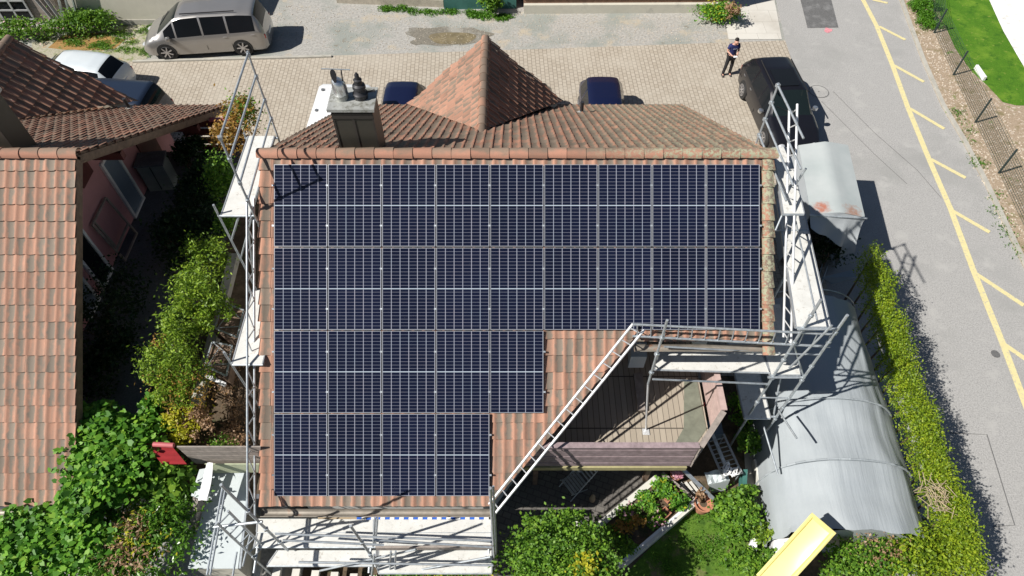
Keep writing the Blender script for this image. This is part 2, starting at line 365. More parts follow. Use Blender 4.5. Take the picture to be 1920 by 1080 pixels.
# road markings
simple('marking_yellow', (.66, .58, .30), .8, 0, .08, 6, 0, stain=((.42, .40, .34), 11, .54))
simple('marking_pink', (.62, .25, .28), .9, 0, .3, 12)
simple('seam', (.13, .13, .13), .9, 0, .2, 5)
def strip(pts, wd, mat, name, z=.013):
    mb = MB(); pts = [Vector((p.x, p.y, z)) for p in pts]; L = []
    for i, p in enumerate(pts):
        d = (pts[min(i+1, len(pts)-1)]-pts[max(i-1, 0)]).normalized(); n = Vector((-d.y, d.x, 0))*wd/2; L.append((p-n, p+n))
    for (a, b), (c, d) in zip(L[:-1], L[1:]): mb.quad(a, c, d, b)
    return tag(mb.build(name, mat), kind='structure')
line = [(1602, -40), (1618, 0), (1643, 48), (1673, 122), (1702, 202), (1740, 295), (1782, 392), (1825, 508), (1878, 640), (1925, 765), (1960, 850)]
strip(gp(line), .20, 'marking_yellow', 'road_marking')
for a, b in (((1636, 0), (1664, 6)), ((1648, 50), (1697, 75)), ((1676, 123), (1732, 154)), ((1706, 204), (1770, 242)), ((1745, 299), (1810, 334)), ((1786, 396), (1855, 436)), ((1830, 514), (1919, 573)), ((1881, 645), (1960, 700))):
    strip(gp([a, b]), .16, 'marking_yellow', 'road_marking', .0165)
strip(gp([(1780, 812), (1850, 815), (1902, 985), (1862, 988)]), .03, 'seam', 'asphalt_seam')
strip(gp([(1562, 172), (1640, 250), (1720, 320), (1765, 372)]), .02, 'seam', 'asphalt_seam', .0125)
strip(gp([(1540, 190), (1640, 290), (1700, 345)]), .02, 'seam', 'asphalt_seam', .0115)
c0 = G(1553, 57); mb = MB(); mb.add([Vector((c0.x+.18*math.cos(t)*(1+.3*math.sin(2*t)), c0.y+.18*math.sin(t)*(1+.3*math.cos(3*t)), .012)) for t in np.linspace(0, 6.283, 16)[:-1]], [tuple(range(15))]); tag(mb.build('paint_spray_mark', 'marking_pink'), kind='structure')
def manhole(px, py, r, label, dark=False):
    p = G(px, py); t = thing('manhole_cover', label, 'manhole cover', (p.x, p.y, .006), group=None)
    MB().lathe((0, 0, 0), [(r*.93, 0), (r*.93, .008)], 32).build('lid', 'asphalt_patch' if dark else 'asphalt', t, local=True)
    mb = MB(); n = 32
    for k in range(n):
        a, b = k*2*math.pi/n, (k+1)*2*math.pi/n
        mb.add([(R*math.cos(q), R*math.sin(q), .012) for q in (a, b) for R in (r*.93, r)], [(0, 1, 3, 2)])
    mb.build('rim', 'seam', t, local=True)
    MB().lathe((0, 0, 0), [(.03, .008), (.03, .011)], 8).build('keyhole', 'seam', t, local=True)
manhole(1535, 172, .40, 'large round manhole cover in the road beside the black car')
manhole(1866, 664, .13, 'small dark drain cap in the road near the yellow line', True)
# upper garden terrace between the two houses
TZ = 2.5
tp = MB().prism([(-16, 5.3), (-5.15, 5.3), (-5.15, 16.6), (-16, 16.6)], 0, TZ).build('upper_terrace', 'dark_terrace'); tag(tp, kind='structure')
sheet('garden_bed', [(-8.9, 5.4), (-5.2, 5.4), (-5.2, 16.5), (-8.1, 16.5), (-8.3, 11.5), (-8.9, 8)], 'soil', TZ+.006)
# patio, beds, grass in front right
sheet('garden', [(-5.1, -6), (9.3, -6), (9.3, 10.2), (4.5, 9.6), (-5.1, 5.4)], 'soil', .005)
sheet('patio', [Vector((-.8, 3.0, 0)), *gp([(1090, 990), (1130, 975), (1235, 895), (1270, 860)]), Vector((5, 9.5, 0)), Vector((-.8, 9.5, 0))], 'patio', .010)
sheet('garden_lawn', gp([(1165, 1085), (1240, 1005), (1310, 935), (1400, 1000), (1450, 1030), (1450, 1120), (1165, 1120)]), 'garden_lawn', .012)

# ---------------------------------------------------------------- tiled roofs
TW, TC = .2165, .3605
def tiles(name, O, eA, eB, poly, mat, parent, a0=0.0, b0=0.0, amp=.028, lip=.038, w_=TW, c_=TC, seed=1, holes=None, joint=.55):
    """interlocking roll tiles laid on the plane O + a*eA + b*eB, cut to the convex outline poly"""
    O, eA, eB = Vector(O), Vector(eA).normalized(), Vector(eB).normalized(); nn = eA.cross(eB).normalized()
    rr = np.random.RandomState(seed); A = [p[0] for p in poly]; B = [p[1] for p in poly]
    i0, i1 = math.floor((min(A)-a0)/w_), math.ceil((max(A)-a0)/w_); j0, j1 = math.floor((min(B)-b0)/c_), math.ceil((max(B)-b0)/c_)
    us = [0, .05, .14, .24, .36, .55, .75, .90, .999]; hs = [.55, .95, 1.0, .80, .25, .02, 0, .12, .45]
    mb = MB()
    for j in range(j0, j1):
        for i in range(i0, i1):
            dz = rr.uniform(-.003, .004); db = rr.uniform(-.006, .006); tl = rr.uniform(-.003, .003)
            vs = []; 
            for vv, hh in ((0, -lip*.9), (0, lip), (.5, lip*.55), (1.03, .0)):
                for u_, h_ in zip(us, hs):
                    a = a0+(i+u_)*w_; b = b0+(j+vv)*c_ + (db if vv == 0 else 0) - (.012*math.sin(u_*math.pi) if vv == 0 else 0)
                    h = hh + h_*amp + dz + tl*(u_-.5) if hh > -.001 else hh
                    p = O + eA*a + eB*b + nn*h; vs.append(p)
            n = len(us); fs = []; uv = []
            for k in range(3):
                for q in range(n-1):
                    fs.append((k*n+q, k*n+q+1, (k+1)*n+q+1, (k+1)*n+q)); v0 = (0.02, .03, .5, .98)[k]; v1 = (.02, .03, .5, .98)[k+1]
                    u0, u1 = us[q]*.98+.01, us[q+1]*.98+.01
                    uv += [(i+u0, j+v0), (i+u1, j+v0), (i+u1, j+v1), (i+u0, j+v1)]
            mb.add(vs, fs, uv)
    o = mb.build(name, mat, parent, smooth=40)
    bm = bmesh.new(); bm.from_mesh(o.data); off = Vector((0, 0, 0)); p = parent
    while p is not None: off += Vector(p.location); p = p.parent
    n = len(poly); ar = sum(poly[k][0]*poly[(k+1) % n][1]-poly[(k+1) % n][0]*poly[k][1] for k in range(n))
    for k in range(n):
        (xa, ya), (xb, yb) = poly[k], poly[(k+1) % n]; e = Vector((xb-xa, yb-ya)).normalized(); on = Vector((e.y, -e.x)) * (1 if ar > 0 else -1)
        pl = O + eA*xa + eB*ya - off; no = eA*on.x + eB*on.y
        bmesh.ops.bisect_plane(bm, geom=bm.verts[:]+bm.edges[:]+bm.faces[:], plane_co=pl, plane_no=no, clear_outer=True, dist=1e-5)
    bm.to_mesh(o.data); bm.free()
    return o
def ridge(mb, a, b, r=.115, pitch=.40, flip=False, up=Vector((0, 0, 1)), seed=3):
    """half-round cap tiles from a to b, each overlapping the next"""
    a, b = Vector(a), Vector(b); d = (b-a); L = d.length; d.normalize(); n = max(1, round(L/pitch)); pt = L/n; x = d.cross(up).normalized(); u = x.cross(d); rr = random.Random(seed)
    for i in range(n):
        s0, s1 = i*pt, (i+1)*pt+.05; r0, r1 = (r, r*1.13) if not flip else (r*1.13, r); K = 8; jx = rr.uniform(-.006, .006); vs = []
        for s_, R in ((s0, r0), (s1, r1)):
            for k in range(K+1):
                an = math.pi*(k/K); vs.append(a + d*s_ + x*(math.cos(an)*R+jx) + u*(math.sin(an)*R-.03))
        for s_, R in (((s1, r1*.88),) if not flip else ((s0, r0*.88),)):
            for k in range(K+1):
                an = math.pi*(k/K); vs.append(a + d*s_ + x*(math.cos(an)*R+jx) + u*(math.sin(an)*R-.03))
        fs = [(k, k+1, K+2+k, K+1+k) for k in range(K)]; e = (K+1) if not flip else 0
        fs += [(e+k, e+k+1, 2*(K+1)+k+1, 2*(K+1)+k) for k in range(K)]
        uv = []
        for f in range(len(fs)): k = f % K; uv += [(k/K+.001, i+.1), ((k+1)/K-.001, i+.1), ((k+1)/K-.001, i+.9), (k/K+.001, i+.9)]
        mb.add(vs, fs, uv)
PC = CAM + D_*DT
PHI = math.radians(31.6); CB, SB = math.cos(PHI), math.sin(PHI)
eBf = U_; eBb = Vector((0, CB, -SB))
SR = (540-290)/F*DT                # slope distance of the ridge above the image centre
RIDGE = PC + U_*SR                 # a point on the ridge (x = 0)
def sx(px): return (px-960)/F*DT
def sb(py): return (540-py)/F*DT
LB = 8.45                          # length of the back slope
XL, XR = sx(488), sx(1449)
EAVEB = RIDGE + eBb*LB
XD, HW = -.78, 2.55                # cross gable: ridge x, half width

def build_house(x_off, name, label, front_polys, xl, xr, xd, full):
    base = Vector((x_off, 11.0, 0)); H = thing(name, label, 'house', base)
    r = None
    for q, (poly, mt) in enumerate(front_polys):
        o = tiles('front_roof', PC, (1, 0, 0), eBf, poly, mt, H, a0=XL, b0=sb(948), seed=20+q+int(abs(x_off)))
    return H

# --- main house
MH = thing('main_house', 'house with terracotta roof carrying the solar array, scaffolded on its sides', 'house', (0, 11.0, 0))
bot, top = sb(948), SR-.02; brk = sb(640)
xA, xB = sx(918), sx(1187)
front = [[(XL+.24, bot), (xA, bot), (xA, top), (XL+.24, top)], [(xA, bot), (xB, brk), (xB, top), (xA, top)], [(xB, brk), (XR-.24, brk), (XR-.24, top), (xB, top)]]
mbt = None
fr = []
for q, p in enumerate(front): fr.append(tiles('front_roof', PC, (1, 0, 0), eBf, p, 'tile_front', MH, a0=XL+.24, b0=bot, seed=21+q))
# join the three convex pieces of the one slope
def join(objs):
    a = objs[0]; bm = bmesh.new()
    for o_ in objs: bm.from_mesh(o_.data)
    bm.to_mesh(a.data); bm.free()
    for o_ in objs[1:]: me = o_.data; bpy.data.objects.remove(o_); bpy.data.meshes.remove(me)
    return a
join(fr)
# verge tiles: one wide hooded tile per course at each gable edge
def verge(x0, x1, b_lo, b_hi, parent, O=PC, eA=Vector((1, 0, 0)), eB=eBf, c_=TC, side=-1, mat='tile_edge', seed=5, base0=None):
    mb = MB(); rr = random.Random(seed); nn = eA.cross(eB).normalized(); b = b_lo if base0 is None else base0; j = 0; us = [0, .1, .3, .5, .75, 1.0]
    while b < b_hi-.05:
        b1 = min(b+c_, b_hi); wob = rr.uniform(-.012, .012); vs = []
        hs = [.01, .05, .062, .045, .03, .035] if side < 0 else [.035, .03, .045, .062, .05, .01]
        for (v, l) in ((0, -.03), (0, .034), (1, 0)):
            for u_, h_ in zip(us, hs):
                flare = (.035*(1-v))*(1 if side > 0 else -1)*((u_) if side > 0 else (1-u_))
                vs.append(O + eA*(x0+(x1-x0)*u_+wob+flare) + eB*(b+(b1-b+.02)*v) + nn*((l+h_) if l > -.01 else l))
        n = len(us); fs = []; uv = []
        for k in range(2):
            for q in range(n-1):
                fs.append((k*n+q, k*n+q+1, (k+1)*n+q+1, (k+1)*n+q)); uv += [(us[q]*.98+.01, j+.1), (us[q+1]*.98+.01, j+.1), (us[q+1]*.98+.01, j+.9), (us[q]*.98+.01, j+.9)]
        e = 0 if side < 0 else n-1          # outer hood
        o0 = len(vs); vs += [vs[n+e]-nn*.16, vs[2*n+e]-nn*.16]; fs.append((n+e, 2*n+e, o0+1, o0)); uv += [(.1, j+.1), (.2, j+.1), (.2, j+.9), (.1, j+.9)]
        mb.add(vs, fs, uv); b += c_; j += 1
    return mb.build('verge_tiles', mat, parent, smooth=50)
verge(XL, XL+.25, bot, top, MH, side=-1, mat='tile_edge', seed=5)
verge(XR-.25, XR, brk, top, MH, side=1, mat='tile_edge', seed=6, base0=bot+TC*math.floor((brk-bot)/TC))
# back slope (two pieces beside the cross gable share one mesh): a runs to -x so that the normal points up
eAb = Vector((-1, 0, 0)); OB = RIDGE.copy()
back = tiles('back_roof', OB, eAb, -eBb, [(-XR, -LB), (-XL, -LB), (-XL, 0), (-XR, 0)], 'tile_back', MH, a0=0, b0=-LB, amp=.03, seed=31)
# gable thickness under the tiles
def deck(pts, name, parent, th=.14, mat='wood_brown'):
    n = (pts[1]-pts[0]).cross(pts[2]-pts[0]).normalized()
    if n.z < 0: n = -n
    return MB().slab([p-n*.035 for p in pts], -n*th).build(name, mat, parent)
FPp = lambda a, b: PC + Vector((1, 0, 0))*a + U_*b
deck([FPp(XL+.05, bot+.06), FPp(xA, bot+.06), FPp(xB, brk+.06), FPp(XR-.05, brk+.06), FPp(XR-.05, top), FPp(XL+.05, top)], 'roof_boards', MH)
BPp = lambda x, L: RIDGE + Vector((x, 0, 0)) + eBb*L
deck([BPp(XL+.04, 0), BPp(XR-.04, 0), BPp(XR-.04, LB-.05), BPp(XL+.04, LB-.05)], 'roof_boards', MH)
# cross gable
zR = 5.76; yE = 17.8
vy = RIDGE.y + (RIDGE.z-zR)/math.tan(PHI)       # where its ridge meets the back slope
zEv = RIDGE.z - (18.25-RIDGE.y)*math.tan(PHI)
def cross_gable(xd, hw_l, hw_r, parent, left=True, right=True, seed=41):
    pr, pf = Vector((xd, vy, zR)), Vector((xd, yE, zR))
    for s, hw, on in ((-1, hw_l, left), (1, hw_r, right)):
        if not on: continue
        up_ = .14 if s > 0 else 0; ev = Vector((xd+s*hw, 18.25, zEv+up_)); down = Vector((s*hw, 0, zEv+up_-zR)); Lw = down.length; down.normalize()
        if s < 0: eA, O = Vector((0, -1, 0)), pf; aa = lambda y: yE-y
        else: eA, O = Vector((0, 1, 0)), pf; aa = lambda y: y-yE
        # corners: ridge/valley, ridge/front, eave/front
        pl = [(aa(vy-.05), 0), (aa(yE), 0), (aa(18.25), -Lw)]
        ar = sum(pl[k][0]*pl[(k+1) % 3][1]-pl[(k+1) % 3][0]*pl[k][1] for k in range(3))
        if ar < 0: pl.reverse()
        o = tiles('cross_gable_roof', O+Vector((0, 0, .05)), eA, -down, pl, 'tile_dormer', parent, a0=0, b0=-Lw, amp=.055, lip=.042 if s > 0 else .045, seed=seed+s, w_=.235, c_=.38)
        if eA.cross(-down).z < 0: raise SystemExit('normal')
    mb = MB(); ridge(mb, pf+Vector((0, .05, .05)), pr+Vector((0, -.15, .05)), .12, .36, False, seed=seed); mb.build('ridge_tiles', 'tile_crest', parent, smooth=50)
    MB().add([Vector((xd-hw_l, 18.1, zEv-.02)), Vector((xd+hw_r, 18.1, zEv-.02)), Vector((xd, yE-.02, zR-.03)), Vector((xd-hw_l, 17.7, zEv-.02)), Vector((xd+hw_r, 17.7, zEv-.02)), Vector((xd, 17.4, zR-.03))],
             [(0, 1, 2), (3, 5, 4), (0, 3, 4, 1), (1, 4, 5, 2), (2, 5, 3, 0)]).build('gable_wall', 'plaster_cream', parent)
cross_gable(XD, 2.62, 2.44, MH)
mb = MB(); ridge(mb, RIDGE+Vector((XL-.05, 0, .05)), RIDGE+Vector((XR+.03, 0, .05)), .125, .405, False); mb.build('ridge_tiles', 'tile_ridge', MH, smooth=50)
# walls
walls = [(-4.95, 5.6), (-.7, 5.6), (2.0, 9.4), (5.05, 9.4), (5.05, 17.4), (-4.95, 17.4)]
def roofz(y):
    return (PC.z + (y-PC.y)*math.tan(TH) if y < RIDGE.y else RIDGE.z - (y-RIDGE.y)*math.tan(PHI)) - .25
mb = MB(); n = len(walls)
for k in range(n):
    a, b = walls[k], walls[(k+1) % n]; ys = [a[1], b[1]]
    seq = [a] + ([(a[0]+(b[0]-a[0])*(RIDGE.y-a[1])/(b[1]-a[1]), RIDGE.y)] if (a[1]-RIDGE.y)*(b[1]-RIDGE.y) < 0 else []) + [b]
    for p, q in zip(seq[:-1], seq[1:]): mb.quad((*p, 0), (*q, 0), (*q, roofz(q[1])), (*p, roofz(p[1])))
mb.build('wall', 'plaster_white', MH)
# eaves gutters
def gutter(a, b, parent, r=.085, mat='gutter'):
    a, b = Vector(a), Vector(b); K = 8; mb = MB(); d = (b-a).normalized(); x = d.cross(Vector((0, 0, 1)))
    for (R, inn) in ((r, 0), (r*.86, 1)):
        mb.grid([[p + x*math.cos(math.pi+math.pi*k/K)*R + Vector((0, 0, math.sin(math.pi+math.pi*k/K)*R)) for k in range(K+1)] for p in (a, b)])
    mb.tube(a+x*r, b+x*r, .012, 6)
    for s in (a, b): mb.add([s + x*math.cos(math.pi+math.pi*k/K)*r + Vector((0, 0, math.sin(math.pi+math.pi*k/K)*r)) for k in range(K+1)], [tuple(range(K+1))])
    return mb.build('gutter', mat, parent, smooth=50)
gz = FPp(0, bot)
gutter(Vector((sx(489), gz.y-.12, gz.z-.10)), Vector((sx(922), gz.y-.12, gz.z-.10)), MH)
ez = FPp(0, brk); gutter(Vector((sx(1190), ez.y-.10, ez.z-.10)), Vector((sx(1448), ez.y-.10, ez.z-.10)), MH)
gutter(EAVEB+Vector((XL, .1, -.08)), EAVEB+Vector((XR, .1, -.08)), MH)
# chimney
def chimney(px0, px1, label_parent, flues=True, py_base=266):
    # base on the back slope near the ridge
    b0 = G(px0, py_base, 7.15); b1 = G(px1, py_base, 7.15); cx = (b0.x+b1.x)/2; y0 = RIDGE.y+.28; y1 = y0+.62; hw = (b1.x-b0.x)/2; zt = 8.44
    ch = MB().prism([(cx-hw, y0), (cx+hw, y0), (cx+hw, y1), (cx-hw, y1)], 6.6, zt-.07).build('chimney', 'sheet_dark', label_parent)
    MB().box((cx, y0-.004, (zt+6.9)/2-.1), (.05, .02, zt-7.1)).box((cx-hw+.02, y0-.004, (zt+6.9)/2-.1), (.04, .02, zt-7.1)).box((cx+hw-.02, y0-.004, (zt+6.9)/2-.1), (.04, .02, zt-7.1)).box((cx, y0-.006, zt-.2), (hw*2, .03, .14)).build('cladding_seam', 'sheet_edge', ch)
    MB().prism([(cx-hw-.06, y0-.06), (cx+hw+.05, y0-.06), (cx+hw+.05, y1+.06), (cx-hw-.06, y1+.06)], zt-.07, zt).build('chimney_cap', 'lead', ch)
    MB().prism([(cx-hw-.05, y0-.12), (cx+hw+.05, y0-.12), (cx+hw+.05, y0+.1), (cx-hw-.05, y0+.1)], roofz(y0-.1)+.02, roofz(y0-.1)+.03).build('flashing', 'lead', ch)
    if flues:
        k0 = len([o for o in bpy.data.objects])
        fx, fy = cx-hw*.5, (y0+y1)/2
        MB().lathe((fx, fy, zt), [(.13, 0), (.13, .08), (.145, .10), (.145, .13)], 20).build('flue_collar', 'lead', ch, smooth=40)
        n = 18; pts = [(0, .13, .14), (0, .26, .145), (-.01, .36, .14), (-.025, .43, .12), (-.045, .49, .075), (-.05, .51, .02)]
        rows = [[Vector((fx+dx+R*math.cos(k*2*math.pi/n), fy+R*math.sin(k*2*math.pi/n), zt+z)) for k in range(n+1)] for dx, z, R in pts]
        MB().grid(rows).build('cowl', 'steel', ch, smooth=True)
        f = [Vector((fx-.04+.07*math.cos(t)*(.8+.3*math.sin(t)), fy-.10, zt+.60+.17*math.sin(t))) for t in np.linspace(0, 6.283, 20)[:-1]]
        MB().slab(f, (0, .015, 0)).build('cowl_fin', 'soot', ch)
        MB().tube((fx-.28, fy, zt+.72), (fx+.28, fy+.05, zt+.66), .012).build('cowl_vane', 'galv', ch)
        MB().tube((fx+.09, fy, zt+.42), (fx+.11, fy, zt+.68), .014).build('cowl_stay', 'soot', ch)
        gx, gy = cx+hw*.40, fy+.03
        MB().lathe((gx, gy, zt), [(.14, 0), (.15, .06), (.16, .12), (.115, .16), (.11, .22), (.14, .25), (.13, .31), (.085, .34), (.08, .42), (.09, .44), (.05, .46), (.045, .56), (.02, .60)], 16).build('flue_pipe', 'soot', ch, smooth=45)
        MB().tube((gx, gy, zt+.10), (gx+.30, gy+.02, zt+.16), .022).build('flue_arm', 'soot', ch)
    else:
        MB().lathe((cx-hw*.1, (y0+y1)/2, zt), [(.17, 0), (.17, .10), (.13, .10), (.13, .03)], 20).build('flue_collar', 'steel', ch, smooth=40)
    return ch
chimney(647, 719, MH)
def vent_pipe(px, py, parent, h=.42):
    for _ in range(1):
        r = ray(px, py); t = ((RIDGE-CAM).dot(Vector((0, SB, CB))))/(r.dot(Vector((0, SB, CB)))); p = CAM + r*t
    v = MB().tube(p-Vector((0, 0, .1)), p+Vector((0, 0, h)), .055, 12).build('vent_pipe', 'soot', parent, smooth=40)
    MB().lathe(p+Vector((0, 0, -.03)), [(.19, 0), (.16, .05), (.06, .10)], 14, Matrix.Rotation(-PHI, 3, 'X')).build('vent_flashing', 'lead', v, smooth=40)
vent_pipe(1090, 212, MH)
# snow hooks are part of the tiles; small wall window on the deck side
MB().box((3.6, 9.385, 3.7), (1.5, .05, 2.1)).build('balcony_door', 'window_glass', MH)
MB().box((3.6, 9.36, 4.78), (1.6, .06, .08)).box((2.82, 9.36, 3.7), (.08, .06, 2.1)).box((4.38, 9.36, 3.7), (.08, .06, 2.1)).box((3.6, 9.36, 3.7), (.07, .06, 2.1)).build('door_frame', 'wood_brown', MH)
# --- balcony deck
DZ = 2.6
dk = [Vector((.2, 6.15, DZ)), Vector((4.02, 6.15, DZ)), Vector((4.62, 6.9, DZ)), Vector((4.62, 9.35, DZ)), Vector((2.0, 9.35, DZ)), Vector((-.3, 6.4, DZ))]
def deck_mat():
    k = NT('deck_boards'); co = k.coord('World'); s = k.n('SeparateXYZ'); k.l(co, s.inputs[0])
    f = k.math('FRACT', k.math('MULTIPLY', s.outputs[0], 7.2)); ln = k.ramp(k.math('ABSOLUTE', k.math('SUBTRACT', f, .5)), [(.44, 0.0), (.48, 1.0)])
    f2 = k.math('FRACT', k.math('MULTIPLY', s.outputs[1], .72)); l2 = k.ramp(k.math('ABSOLUTE', k.math('SUBTRACT', f2, .5)), [(.485, 0.0), (.495, 1.0)])
    wn = k.n('TexWhiteNoise', noise_dimensions='1D'); k.l(k.math('FLOOR', k.math('MULTIPLY', s.outputs[0], 7.2)), wn.inputs['W'])
    c = k.mix(wn.outputs['Value'], (.36, .31, .245), (.44, .385, .31)); c = k.mix(k.math('MULTIPLY', k.noise(co, 12, 5), .5), c, (.28, .245, .2))
    c = k.mix(k.math('MAXIMUM', ln, l2), c, (.06, .05, .04)); k.base(c); k.b.inputs['Roughness'].default_value = .85; M['deck_boards'] = k.m
deck_mat()
BAL = MB().slab(dk, (0, 0, -.12)).build('balcony', 'deck_boards', MH)
simple('lino_green', (.17, .18, .14), .6, 0, .2, 5)
MB().slab([Vector((4.05, 6.95, DZ+.012)), Vector((3.55, 6.2, DZ+.012)), Vector((4.0, 6.2, DZ+.012)), Vector((4.58, 6.92, DZ+.012)), Vector((4.56, 8.2, DZ+.012)), Vector((4.25, 8.2, DZ+.012))], (0, 0, -.01)).build('balcony_edge_sheet', 'lino_green', BAL)
simple('beam_yellow', (.36, .33, .17), .8, 0, .25, 3)
def parapet(a, b, z0, z1, nb, mat, parent, cap=True, th=.05):
    a, b = Vector((a[0], a[1], 0)), Vector((b[0], b[1], 0)); mb = MB(); hh = (z1-z0)/nb
    for k in range(nb): mb.bar(a+Vector((0, 0, z0+hh*(k+.5))), b+Vector((0, 0, z0+hh*(k+.5))), th-.012*(k % 2), hh-.018)
    o = mb.build('balcony_railing', mat, parent)
    if cap: MB().bar(a+Vector((0, 0, z1+.02)), b+Vector((0, 0, z1+.02)), .13, .035).build('handrail', mat, o)
    return o
parapet((-.1, 6.06), (4.05, 6.06), 2.55, 3.62, 6, 'wood_purple', BAL)
parapet((4.08, 6.04), (4.72, 6.86), 2.5, 3.62, 5, 'wood_grey', BAL)
simple('rail_pink', (.46, .34, .31), .8, 0, .15, 6)
parapet((4.74, 6.9), (4.74, 8.6), 2.5, 3.62, 4, 'rail_pink', BAL)
MB().bar((-.1, 6.05, 2.44), (4.0, 6.05, 2.44), .09, .16).build('fascia_beam', 'beam_yellow', BAL)
MB().bar(PX(1303, 786, 4.69), PX(1320, 757, 4.69), .05, .08).build('red_bar', 'red_paint', BAL)
for p in ((.6, 6.6), (3.5, 6.7), (4.4, 7.3)): MB().box((p[0], p[1], 1.22), (.12, .12, 2.44)).build('balcony_post', 'wood_brown', BAL)
p = G(1195, 660, 4.7)

# ---------------------------------------------------------------- solar array
PWd, PHt = 1.130, 1.747
x0s = [513.5+101.4*k for k in range(9)] ; y_rows = [308, 464.2, 620, 776]
DPN = 14.57; PP = CAM + D_*DPN
def frame_mesh():
    w2, h2, f, t = PWd/2, PHt/2, .009, .035; mb = MB()
    for (cx, cy, sx_, sy_) in ((0, h2-f/2, PWd, f), (0, -h2+f/2, PWd, f), (-w2+f/2, 0, f, PHt-2*f), (w2-f/2, 0, f, PHt-2*f)): mb.box((cx, cy, -t/2), (sx_, sy_, t))
    return mb
def new_panel():
    t = thing('solar_panel', 'x', 'solar panel', (0, 0, 0)); frame_mesh().build('frame', 'frame_silver', t, local=True)
    g = MB(); w2, h2 = PWd/2-.008, PHt/2-.008
    g.add([(-w2, -h2, -.005), (w2, -h2, -.005), (w2, h2, -.005), (-w2, h2, -.005)], [(0, 1, 2, 3)], [(0, 0), (1, 0), (1, 1), (0, 1)]); g.build('cell_glass', 'solar_cells', t, local=True)
    for q in (-.5, .5): MB().box((0, h2*q, -.055), (PWd, .04, .03)).build('mounting_rail', 'galv', t, local=True)
    return t
rows = ['top', 'second', 'third', 'bottom']; cols = ['first', 'second', 'third', 'fourth', 'fifth', 'sixth', 'seventh', 'eighth', 'ninth']
proto = None
for r_, cnt in enumerate((9, 9, 5, 4)):
    for c_ in range(cnt):
        t = new_panel() if proto is None else copy_tree(proto)
        if proto is None: proto = t
        cx = (x0s[c_]+50)/1 ; cy = y_rows[r_]+77.2
        t.location = CAM + (F*D_ + (cx-960)*R_ + (540-cy)*U_)*(DPN/F); t.rotation_euler = (TH, 0, 0)
        lb = 'dark blue solar panel, %s from the left in the %s row of the roof' % (cols[c_], rows[r_])
        if cnt-1 == c_: lb = 'dark blue solar panel at the right end of the %s row of the roof' % rows[r_]
        tag(t, lb, 'solar panel', 'solar panels on the roof')
        e0 = c_ == 0; e1 = c_ == cnt-1
        for on, s in ((e0, -1), (e1, 1)):
            if on:
                for q in (-.5, .5): MB().box((s*(PWd/2+.025), q*(PHt/2-.014), -.01), (.045, .035, .025)).build('end_clamp', 'galv', t, local=True)


# ---------------------------------------------------------------- neighbouring house
NH = thing('neighbour_house', 'pink house with tiled roof and brown chimney on the left', 'house', (-14.5, 11, 0))
nxr = sx(143); nxl = nxr-11.0
nb_ = sb(948)
tiles('front_roof', PC, (1, 0, 0), eBf, [(nxl, nb_), (nxr, nb_), (nxr, top), (nxl, top)], 'tile_front', NH, a0=nxr-50*TW, b0=nb_, seed=77)
tiles('back_roof', OB, eAb, -eBb, [(-nxr, -LB), (-nxl, -LB), (-nxl, 0), (-nxr, 0)], 'tile_back', NH, a0=-nxr, b0=-LB, amp=.03, seed=78)
deck([FPp(nxl+.05, nb_+.06), FPp(nxr-.02, nb_+.06), FPp(nxr-.02, top), FPp(nxl+.05, top)], 'roof_boards', NH)
deck([BPp(nxl+.04, 0), BPp(nxr-.02, 0), BPp(nxr-.02, LB-.05), BPp(nxl+.04, LB-.05)], 'roof_boards', NH)
mb = MB(); mb.bar(FPp(nxr-.005, nb_)+Vector((0, 0, -.12)), FPp(nxr-.005, top)+Vector((0, 0, -.12)), .03, .22); mb.build('verge_board', 'wood_brown', NH)
mb = MB(); mb.bar(BPp(nxr-.06, 0)+Vector((0, 0, -.13)), BPp(nxr-.06, LB-.1)+Vector((0, 0, -.13)), .03, .24); mb.build('verge_board', 'wood_brown', NH)
cross_gable(-14.75, 2.6, 2.5, NH, left=False, seed=51)
mb = MB(); ridge(mb, RIDGE+Vector((nxl, 0, .05)), RIDGE+Vector((nxr+.03, 0, .05)), .125, .405, False, seed=9); mb.build('ridge_tiles', 'tile_ridge', NH, smooth=50)
gutter(Vector((nxl, gz.y-.12, gz.z-.10)), Vector((nxr-.1, gz.y-.12, gz.z-.10)), NH)
chimney(-12, 52, NH, flues=False)
# vent pipe on its back slope
vent_pipe(243, 205, NH)
NW = -11.2
mb = MB(); wl = [(NW, 5.6), (NW, RIDGE.y), (NW, 17.4), (-22, 17.4), (-22, 5.6)]
for p, q in zip(wl, wl[1:]+wl[:1]): mb.quad((*p, 0), (*q, 0), (*q, roofz(q[1])), (*p, roofz(p[1])))
mb.build('wall', 'plaster_pink', NH)
for y in (7.4, 12.6, 16.3): MB().bar((NW-.1, y, roofz(y)-.2), (nxr-.15, y, roofz(y)-.2), .16, .22).build('purlin', 'wood_red', NH)
MB().slab([Vector((NW+.02, 15.5, 2.5)), Vector((NW+.02, 16.5, 2.5)), Vector((NW+.02, 16.5, 3.7)), Vector((NW+.02, 15.5, 4.3))], (.03, 0, 0)).build('wall_cladding', 'wood_red', NH)
MB().slab([Vector((NW+.02, 12.7, 4.75)), Vector((NW+.02, 13.35, 4.75)), Vector((NW+.02, 13.35, 5.75)), Vector((NW+.02, 12.7, 6.1))], (.03, 0, 0)).build('wall_cladding', 'wood_red', NH)
